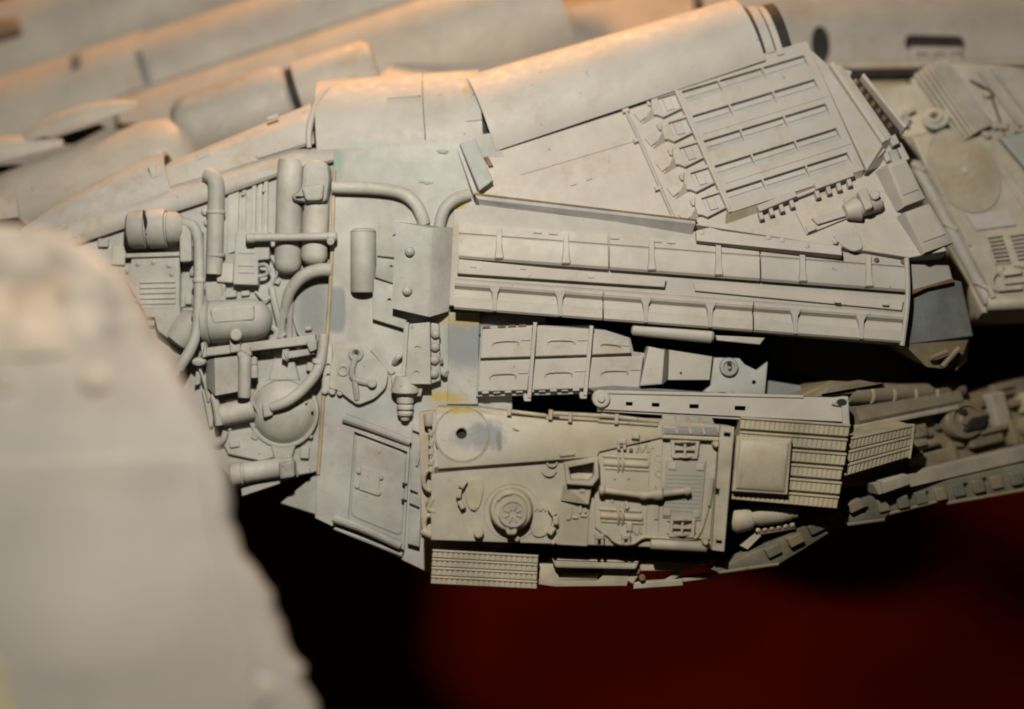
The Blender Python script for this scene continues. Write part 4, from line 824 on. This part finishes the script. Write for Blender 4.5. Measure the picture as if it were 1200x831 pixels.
# louvred box on top edge
gb = B(F).loft([(778, 487, -16), (836, 490, -16), (842, 510, 10), (776, 508, 10)], [(778, 487, -30), (836, 490, -30), (842, 513, -20), (776, 511, -20)]).obj('louvred_box', 'tankpart', t)
for i in range(9):
    f = i/8; a, b = lerp2((779, 488.5), (777, 506), f), lerp2((836, 491.5), (841, 508), f); d_ = -15+25*f
    B(F).rod((*a, d_), (*b, d_), .9, 6, .2).obj('grille_wire', 'grey', gb)
for i in range(1, 4):
    f = i/4; B(F).rod((*lerp2((778, 488), (836, 491), f), -14), (*lerp2((776, 507), (841, 509), f), 11), 1.4, 6, .2).obj('grille_rib', 'tankpart', gb)
B(F).bar((775, 511), (842, 514), 4.4, 2, 12, 1.2).obj('box_lip', 'tankpart', gb)
# ================================================================ tread deck with padded square hatch
def tread(F, q, nrow, nlink, root, mat, w0, w1, jag=0.012):
    for r in range(nrow):
        a, b = r/nrow+.01, (r+1)/nrow-.015
        o_ = random.uniform(-jag, jag)
        ro = sub(q, -.0, 1+o_, a, b)
        s1 = B(F).prism(ro, w0, w1, .8).obj('tread_strip', mat, root)
        k = B(F)
        for i in range(nlink):
            k.prism(sub(ro, (i+.1)/nlink, (i+.9)/nlink, .26, .97), w1-.5, w1+1.3, .7)
        k.obj('tread_blocks', mat, s1, kind='stuff')
        B(F).bar(bil(ro, 0, .1), bil(ro, 1, .1), 2.6, w1-1, w1+2.6, 1).obj('tread_ridge', mat, s1)
F = Fr(66, 920, 540, (0.0, 0.02, 1))
t = thing('tread_deck', 'tan deck of six tread strips under a padded square hatch right of the tank hull', 'deck', (925, 590, 40))
Q = [(868, 487), (996, 496), (980, 597), (856, 586)]
B(F).prism(inset(Q, 2), -50, 1, .5).obj('deck_base', 'deck', t)
tread(F, Q, 6, 22, t, 'deck', -1, 6)
sq = B(F).prism([(861, 510), (925, 513), (920, 578), (856, 574)], 0, 18, 1.5).obj('square_hatch', 'tankpart', t)
pq = [(864, 513), (922, 516), (917, 575), (859, 571)]
B(F)._rings([[F(*p_, w_) for p_ in inset(pq, o_)] for o_, w_ in ((0, 17), (.6, 19.5), (3, 21.5), (8, 23), (15, 24), (24, 24.5))]).obj('hatch_pad', 'tankpart', sq)
B(F).rod((854, 540, 10), (860, 546, 10), 4, 10).obj('hatch_hinge', 'dark', sq)
F = Fr(52, 990, 530, (0.30, 0.1, 0.95))
t = thing('tread_deck', 'smaller tilted deck of three tread strips behind the padded hatch deck', 'deck', (1030, 540, 30))
Q = [(994, 511), (1067, 496), (1062, 535), (985, 558)]
B(F).prism(inset(Q, 1), -30, 1, .5).obj('deck_base', 'deck', t)
tread(F, Q, 3, 16, t, 'deck', -1, 6)
B(F).tube([(1067, 496, 7), (1065, 516, 7), (1062, 536, 7)], 1.8, 6).obj('end_strip', 'deck', t)
# ================================================================ rear nose, falling out of focus
F = Fr(0, 1000, 500, (0.42, -0.08, 0.9))
t = thing('rear_nose', 'blurred tan rear nose of the model with a round knob and a long blade', 'hull section', (1100, 560, -60))
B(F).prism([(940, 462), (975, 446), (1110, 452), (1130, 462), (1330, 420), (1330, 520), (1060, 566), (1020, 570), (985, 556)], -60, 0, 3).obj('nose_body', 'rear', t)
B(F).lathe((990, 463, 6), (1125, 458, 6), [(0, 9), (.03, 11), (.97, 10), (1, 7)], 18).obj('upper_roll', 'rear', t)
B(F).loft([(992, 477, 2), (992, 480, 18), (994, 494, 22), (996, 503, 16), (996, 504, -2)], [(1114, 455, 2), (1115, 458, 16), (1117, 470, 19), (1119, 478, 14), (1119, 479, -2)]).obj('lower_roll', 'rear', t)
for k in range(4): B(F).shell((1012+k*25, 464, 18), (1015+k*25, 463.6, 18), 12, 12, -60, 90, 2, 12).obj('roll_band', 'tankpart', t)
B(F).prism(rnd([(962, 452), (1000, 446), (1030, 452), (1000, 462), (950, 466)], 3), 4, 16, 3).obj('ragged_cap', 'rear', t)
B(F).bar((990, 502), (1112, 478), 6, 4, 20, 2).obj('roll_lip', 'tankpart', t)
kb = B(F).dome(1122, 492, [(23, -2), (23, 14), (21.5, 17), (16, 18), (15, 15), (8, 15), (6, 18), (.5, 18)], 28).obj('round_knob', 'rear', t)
B(F).prism(rnd([(1124, 492), (1146, 486), (1142, 502), (1118, 508)], 4), 12, 21, 2).obj('cavity_shade', 'dark', kb)  # raised black block paints the shade of the knob's cavity
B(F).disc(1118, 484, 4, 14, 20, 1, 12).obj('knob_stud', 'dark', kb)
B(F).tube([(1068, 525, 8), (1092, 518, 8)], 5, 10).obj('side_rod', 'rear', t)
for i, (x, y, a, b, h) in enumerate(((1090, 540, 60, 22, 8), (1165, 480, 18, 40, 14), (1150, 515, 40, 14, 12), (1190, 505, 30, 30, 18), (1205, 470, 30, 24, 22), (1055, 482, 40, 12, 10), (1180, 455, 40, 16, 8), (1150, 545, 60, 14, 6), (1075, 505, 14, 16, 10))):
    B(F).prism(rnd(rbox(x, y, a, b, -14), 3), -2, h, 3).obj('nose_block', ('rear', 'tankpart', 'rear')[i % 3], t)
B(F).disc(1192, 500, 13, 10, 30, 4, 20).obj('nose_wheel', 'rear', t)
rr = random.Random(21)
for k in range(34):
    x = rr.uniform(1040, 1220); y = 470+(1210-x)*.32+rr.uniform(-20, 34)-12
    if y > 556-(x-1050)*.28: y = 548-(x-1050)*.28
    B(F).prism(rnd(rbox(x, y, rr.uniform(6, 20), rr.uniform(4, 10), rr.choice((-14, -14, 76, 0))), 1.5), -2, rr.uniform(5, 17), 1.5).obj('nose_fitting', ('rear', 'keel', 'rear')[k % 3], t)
F = Fr(26, 1010, 560, (0.42, 0.05, 0.9))
B(F).loft([(1016, 566, 12), (1022, 578, 12), (1022, 578, -6), (1016, 566, -6)], [(1330, 490, 12), (1330, 506, 12), (1330, 506, -6), (1330, 490, -6)]).obj('long_blade', 'tankpart', t)
B(F).prism([(1022, 562), (1052, 554), (1056, 566), (1026, 576)], 8, 18, 2).obj('blade_foot', 'tankpart', t)
# ================================================================ lower keel
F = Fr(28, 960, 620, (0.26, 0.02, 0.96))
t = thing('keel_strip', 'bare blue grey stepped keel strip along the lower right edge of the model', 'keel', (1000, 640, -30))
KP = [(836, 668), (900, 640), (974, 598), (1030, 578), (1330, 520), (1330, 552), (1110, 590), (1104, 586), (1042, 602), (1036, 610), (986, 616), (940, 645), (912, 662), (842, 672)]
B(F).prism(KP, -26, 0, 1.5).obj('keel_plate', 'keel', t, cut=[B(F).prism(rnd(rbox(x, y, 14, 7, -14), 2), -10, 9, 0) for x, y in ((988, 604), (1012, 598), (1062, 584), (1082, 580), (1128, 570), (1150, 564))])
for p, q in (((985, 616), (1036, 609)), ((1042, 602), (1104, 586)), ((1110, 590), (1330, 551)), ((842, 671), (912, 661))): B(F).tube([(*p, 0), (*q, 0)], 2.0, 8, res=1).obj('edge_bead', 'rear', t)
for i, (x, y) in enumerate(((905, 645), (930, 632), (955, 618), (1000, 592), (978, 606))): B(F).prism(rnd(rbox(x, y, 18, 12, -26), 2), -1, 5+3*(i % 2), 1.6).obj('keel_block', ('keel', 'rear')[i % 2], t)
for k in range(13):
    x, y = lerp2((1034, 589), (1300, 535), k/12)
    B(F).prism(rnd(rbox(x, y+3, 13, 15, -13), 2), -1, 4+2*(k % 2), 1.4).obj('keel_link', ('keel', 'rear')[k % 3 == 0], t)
# ================================================================ twin pods under the tread deck
F = Fr(40)
t = thing('twin_pod', 'pale twin capsule pod with a toothed strip beneath the tread deck', 'pod', (890, 625, 30))
B(F).lathe((853, 612, 6), (880, 606, 6), [(0, 4), (.08, 11), (.25, 14), (.8, 14), (1, 12)], 20).obj('front_capsule', 'tankpart', t)
B(F).tube([(876, 606, 0), (890, 604, 4), (912, 602, 4), (930, 600, 2)], [8, 12, 11, 8], 16).obj('rear_capsule', 'tankpart', t)
B(F).rod((922, 600, 6), (934, 600, 6), 7, 14).obj('pod_cap', 'tankpart', t)
tp = B(F).bar((884, 624), (932, 616), 8, -14, 2, 1).obj('tooth_strip', 'brown', t)
for i in range(6): B(F).dome(888+i*8, 621-i*1.2, [(3, 1), (2.6, 3.6), (.4, 5)], 10).obj('tooth', 'tankpart', tp)
B(F).prism([(868, 640), (886, 622), (892, 628), (876, 644)], -10, 2, 1).obj('pod_bracket', 'tankpart', t)
# ================================================================ lower tread strip and frames under the tank
F = Fr(58)
t = thing('track_guard', 'pale track guard of four tread strips hanging below the tank hull', 'track guard', (567, 688, 10))
Q = [(507, 643), (631, 650), (629, 690), (505, 684)]
B(F).prism(inset(Q, 1), -20, 1, .5).obj('panel_base', 'tankpart', t)
tread(F, Q, 4, 20, t, 'tankpart', -1, 5, .004)
F = Fr(36)
t = thing('suspension_frame', 'tan frame with a long rounded opening right of the tread panel', 'frame', (690, 685, -2))
fo = [(630, 660), (652, 652), (748, 654), (740, 668), (734, 686), (650, 687), (630, 684)]
B(F).prism(fo, -20, 6, 1.4).obj('frame_body', 'tankpart', t, cut=[B(F).prism(rnd([(652, 668), (706, 666), (708, 672), (700, 680), (656, 680)], 3), -40, 40, 0)])
B(F).prism(rnd([(646, 652), (748, 655), (744, 665), (650, 663)], 3), 4, 20, 2.4).obj('upper_beam', 'tankpart', t)
B(F).rod((652, 677, -4), (700, 676, -4), 5, 12).obj('inner_roll', 'tankpart', t)
t = thing('suspension_frame', 'dark frame with braces below the rear corner of the tank hull', 'frame', (790, 685, -2))
B(F).prism([(748, 656), (830, 660), (800, 668), (750, 668)], -20, 10, 1.6).obj('upper_beam', 'tankpart', t)
B(F).bar((742, 686), (800, 682), 8, -14, 4, 1.4).obj('lower_beam', 'tankpart', t)
B(F).bar((738, 682), (752, 660), 8, -16, 6, 1.4).obj('brace', 'tankpart', t)
B(F).bar((778, 684), (806, 664), 6, -16, 2, 1.4).obj('brace', 'tankpart', t)
B(F).bar((800, 680), (860, 672), 5, -16, 0, 1.4).obj('lower_beam', 'tankpart', t)
for x, y in ((746, 668), (752, 676)): B(F).disc(x, y, 4, 2, 10, 1.2, 10).obj('bolt', 'brown', t)
# ================================================================ near-black core added to keep the gaps between modules dark
F = Fr(-60)
t = thing('shade_core', 'near-black core added behind the gaps of the model to keep them dark', 'core', (700, 400, -110))
B(F).prism([(400, 220), (900, 120), (1060, 200), (1110, 400), (1080, 565), (980, 600), (850, 660), (700, 676), (520, 670), (400, 590)], -70, -22, 4).obj('shade_block', 'dark', t)  # added filler; its near-black colour stands in for shade
B(Fr(-260)).prism([(1060, 330), (1360, 320), (1360, 560), (1120, 545), (1060, 480)], -20, 0, 4).obj('shade_panel', 'dark', t)  # added dark sheet that blackens the void at the right
# ================================================================ tank hull at the upper right, tilted
F = Fr(-75, 1130, 250, (-0.06, -0.20, 0.97))
t = thing('tank_hull', 'tan model tank hull with an oval turret ring at the upper right edge', 'tank hull', (1150, 366, -40))
body = [(1050, 160), (1074, 120), (1096, 80), (1330, 80), (1330, 365), (1204, 364), (1152, 366), (1120, 300)]
B(F).prism(body, -70, -6, 6).obj('hull_body', 't2', t)
dk = B(F).prism([(1066, 160), (1130, 154), (1330, 150), (1330, 345), (1164, 350), (1096, 224)], -8, 5, 4).obj('top_deck', 't2', t)
B(F).tube([(1056, 162, -4), (1090, 222, -2), (1124, 286, -2), (1160, 354, -4)], [8, 9, 9, 8], 12).obj('side_roll', 't2part', t)
for k in range(3):
    x, y = lerp2((1075, 198), (1150, 336), k/2); B(F).box(x, y, 18, 5, 28, -6, 9, 1).obj('roll_band', 't2part', t)
tr = B(F).prism(circ(1128, 202, 53, 44, 36, 56), 4, 6.5, 1).obj('turret_ring', 't2disc', dk)
B(F).disc(1129, 202, 4, 6, 8.5, .8, 12).obj('ring_stud', 'slot', tr)
B(F).ringtube(1128, 202, 53, 1.4, 6, 44, 6, 36, 56).obj('ring_bead', 't2', tr)
B(F).prism([(1130, 254), (1180, 247), (1190, 266), (1143, 272)], 4, 8, 1).obj('pale_plate', 'shell', dk)
for a in ((1152, 278), (1178, 276), (1200, 272)):
    q = [(a[0], a[1]), (a[0]+20, a[1]-3), (a[0]+32, a[1]+32), (a[0]+12, a[1]+34)]
    lv = B(F).prism(q, 4, 8, 1).obj('deck_grille', 't2part', dk)
    for i in range(7): B(F).bar(bil(q, .1, .1+i*.13), bil(q, .9, .1+i*.13), 2.4, 7, 13, .6).obj('grille_bar', 't2part', lv)
B(F).rod((1156, 356, 0), (1330, 350, 0), 9, 16).obj('front_roll', 't2part', t)
B(F).ringtube(1168, 332, 7, 2.2, 8, 18, 6, 10).obj('lamp_ring', 't2part', dk)
for x, y, a, b, r, h in ((1184, 322, 22, 6, -8, 12), (1188, 332, 26, 5, -6, 10), (1182, 340, 28, 6, -5, 12), (1170, 318, 8, 8, 0, 11), (1196, 312, 18, 7, 10, 9), (1160, 345, 6, 14, -20, 11)): B(F).box(x, y, a, b, r, 3, h, 1.4).obj('deck_fitting', 't2part', dk)
for p, q in (((1088, 196), (1112, 244)), ((1112, 244), (1136, 290)), ((1170, 200), (1210, 262)), ((1178, 196), (1215, 250))): B(F).bar(p, q, 3, 4, 8, 1).obj('deck_rail', 't2part', dk)
# plain box and ribbed drum behind the ring
B(F).prism([(1012, 104), (1076, 96), (1110, 150), (1062, 160), (1040, 136)], -60, -4, 2).obj('rear_box', 't2part', t)
for k in range(9):
    f = k/8; a, b = lerp2((1072, 88), (1108, 72), f), lerp2((1128, 168), (1160, 150), f)
    hgt = -2+16*math.sin(math.pi*(.12+.76*f))
    B(F).rod((*a, hgt+2), (*b, hgt+2), 2.6, 8, .6).obj('drum_rib', 't2part', t)
B(F).loft([(1068, 90, -10), (1088, 80, 10), (1112, 72, -4), (1112, 72, -30), (1068, 90, -30)], [(1126, 172, -10), (1146, 160, 10), (1168, 150, -4), (1168, 150, -30), (1126, 172, -30)]).obj('drum_body', 't2part', t)
B(F).ringtube(1096, 142, 12, 5, 8, 22, 8, 8, -10).obj('coil', 't2part', t); B(F).ringtube(1093, 140, 8, 4, 12, 22, 8, 6, -10).obj('coil', 't2part', t)
for i in range(22):
    x = random.uniform(1050, 1200); y = 150-(x-1100)*-.28*random.uniform(.3, 1)+random.uniform(-14, 10)
    B(F).box(x, min(y, 190), random.uniform(5, 14), random.uniform(4, 9), random.uniform(-40, 40), -6, random.uniform(4, 14), 1.4).obj('deck_fitting', ('t2part', 'grey', 't2')[i % 3], t)
B(F).prism([(1112, 74), (1180, 78), (1330, 90), (1330, 160), (1220, 210), (1150, 130)], -20, 2, 3).obj('rear_deck', 't2part', t)
B(F).tube([(1136, 96, 6), (1158, 110, 10), (1162, 122, 8), (1178, 164, 6)], 1.5, 8).obj('dark_hose', 'brown', t)
B(F).disc(1156, 112, 5, 0, 9, 3, 16).obj('valve', 't2part', t)
B(F).prism([(1168, 166), (1200, 158), (1330, 190), (1330, 250), (1205, 210)], 2, 16, 3).obj('side_fin', 'grey', t)
for p, q in (((1146, 84), (1195, 150)), ((1160, 80), (1215, 150))): B(F).bar(p, q, 4, 0, 7, 1.6).obj('deck_rail', 't2part', t)
# ================================================================ large blurred piece close to the camera
F = Fr(470, 100, 550, (0.10, -0.12, 1.0))
t = thing('foreground_hull', 'large pale hull section close to the camera, badly out of focus at the lower left', 'hull section', (100, 800, 330))
fp0 = [(-260, 262), (0, 262), (54, 268), (96, 284), (146, 314), (156, 344), (192, 404), (226, 470), (250, 514), (268, 566), (274, 628), (300, 664), (322, 716), (362, 806), (384, 860), (420, 1000), (-260, 1000)]
fp = []; rr = random.Random(4)
for a, b in zip(fp0, fp0[1:]+fp0[:1]):
    n_ = max(1, int((V(b)-V(a)).length/18))
    if a[0] < -200 or b[0] < -200: n_ = 1
    for k in range(n_):
        q = lerp2(a, b, k/n_); fp.append((q[0]+rr.uniform(-6, 4), q[1]+rr.uniform(-5, 5)) if n_ > 1 else q)
b_ = B(F); rg = []
for o_, w_ in ((4, -80), (1, -50), (0, -24), (2, -10), (5, -3), (9, 0)): rg.append([F(*p, w_) for p in inset(fp, o_)])
b_._rings(rg).obj('hull_skin', 'fore', t)
rr = random.Random(11)
for k in range(13):
    x, y = rr.uniform(-20, 300), rr.uniform(320, 830); lim = 110+(y-300)*.46
    if x > lim-30: x = lim-40-rr.uniform(0, 40)
    s_ = rr.uniform(16, 44)
    B(F).prism(rnd([(x+s_*rr.uniform(.7, 1.2)*math.cos(a), y+s_*rr.uniform(.6, 1.1)*math.sin(a)) for a in (.4, 1.5, 2.6, 3.7, 4.8, 5.8)], 12), -6, rr.uniform(1.5, 4.5), 9).obj('lumpy_patch', 'fore', t)
B(F).tube([(-200, 275, -14), (0, 276, -12), (60, 286, -12), (96, 306, -18)], 12, 14).obj('top_rim', 'fore', t)
B(F).prism(rnd([(-200, 548), (236, 528), (254, 640), (300, 770), (310, 1000), (-200, 1000)], 20), -6, 6, 5.5).obj('lower_plate', 'fore', t)
B(F).prism(rnd([(-60, 330), (60, 330), (90, 420), (-60, 430)], 22), -6, 3, 8).obj('raised_panel', 'fore', t)
B(F).prism(rnd([(-40, 760), (6, 772), (26, 860), (-40, 860)], 8), 2, 12, 6).obj('corner_block', 'deck', t)
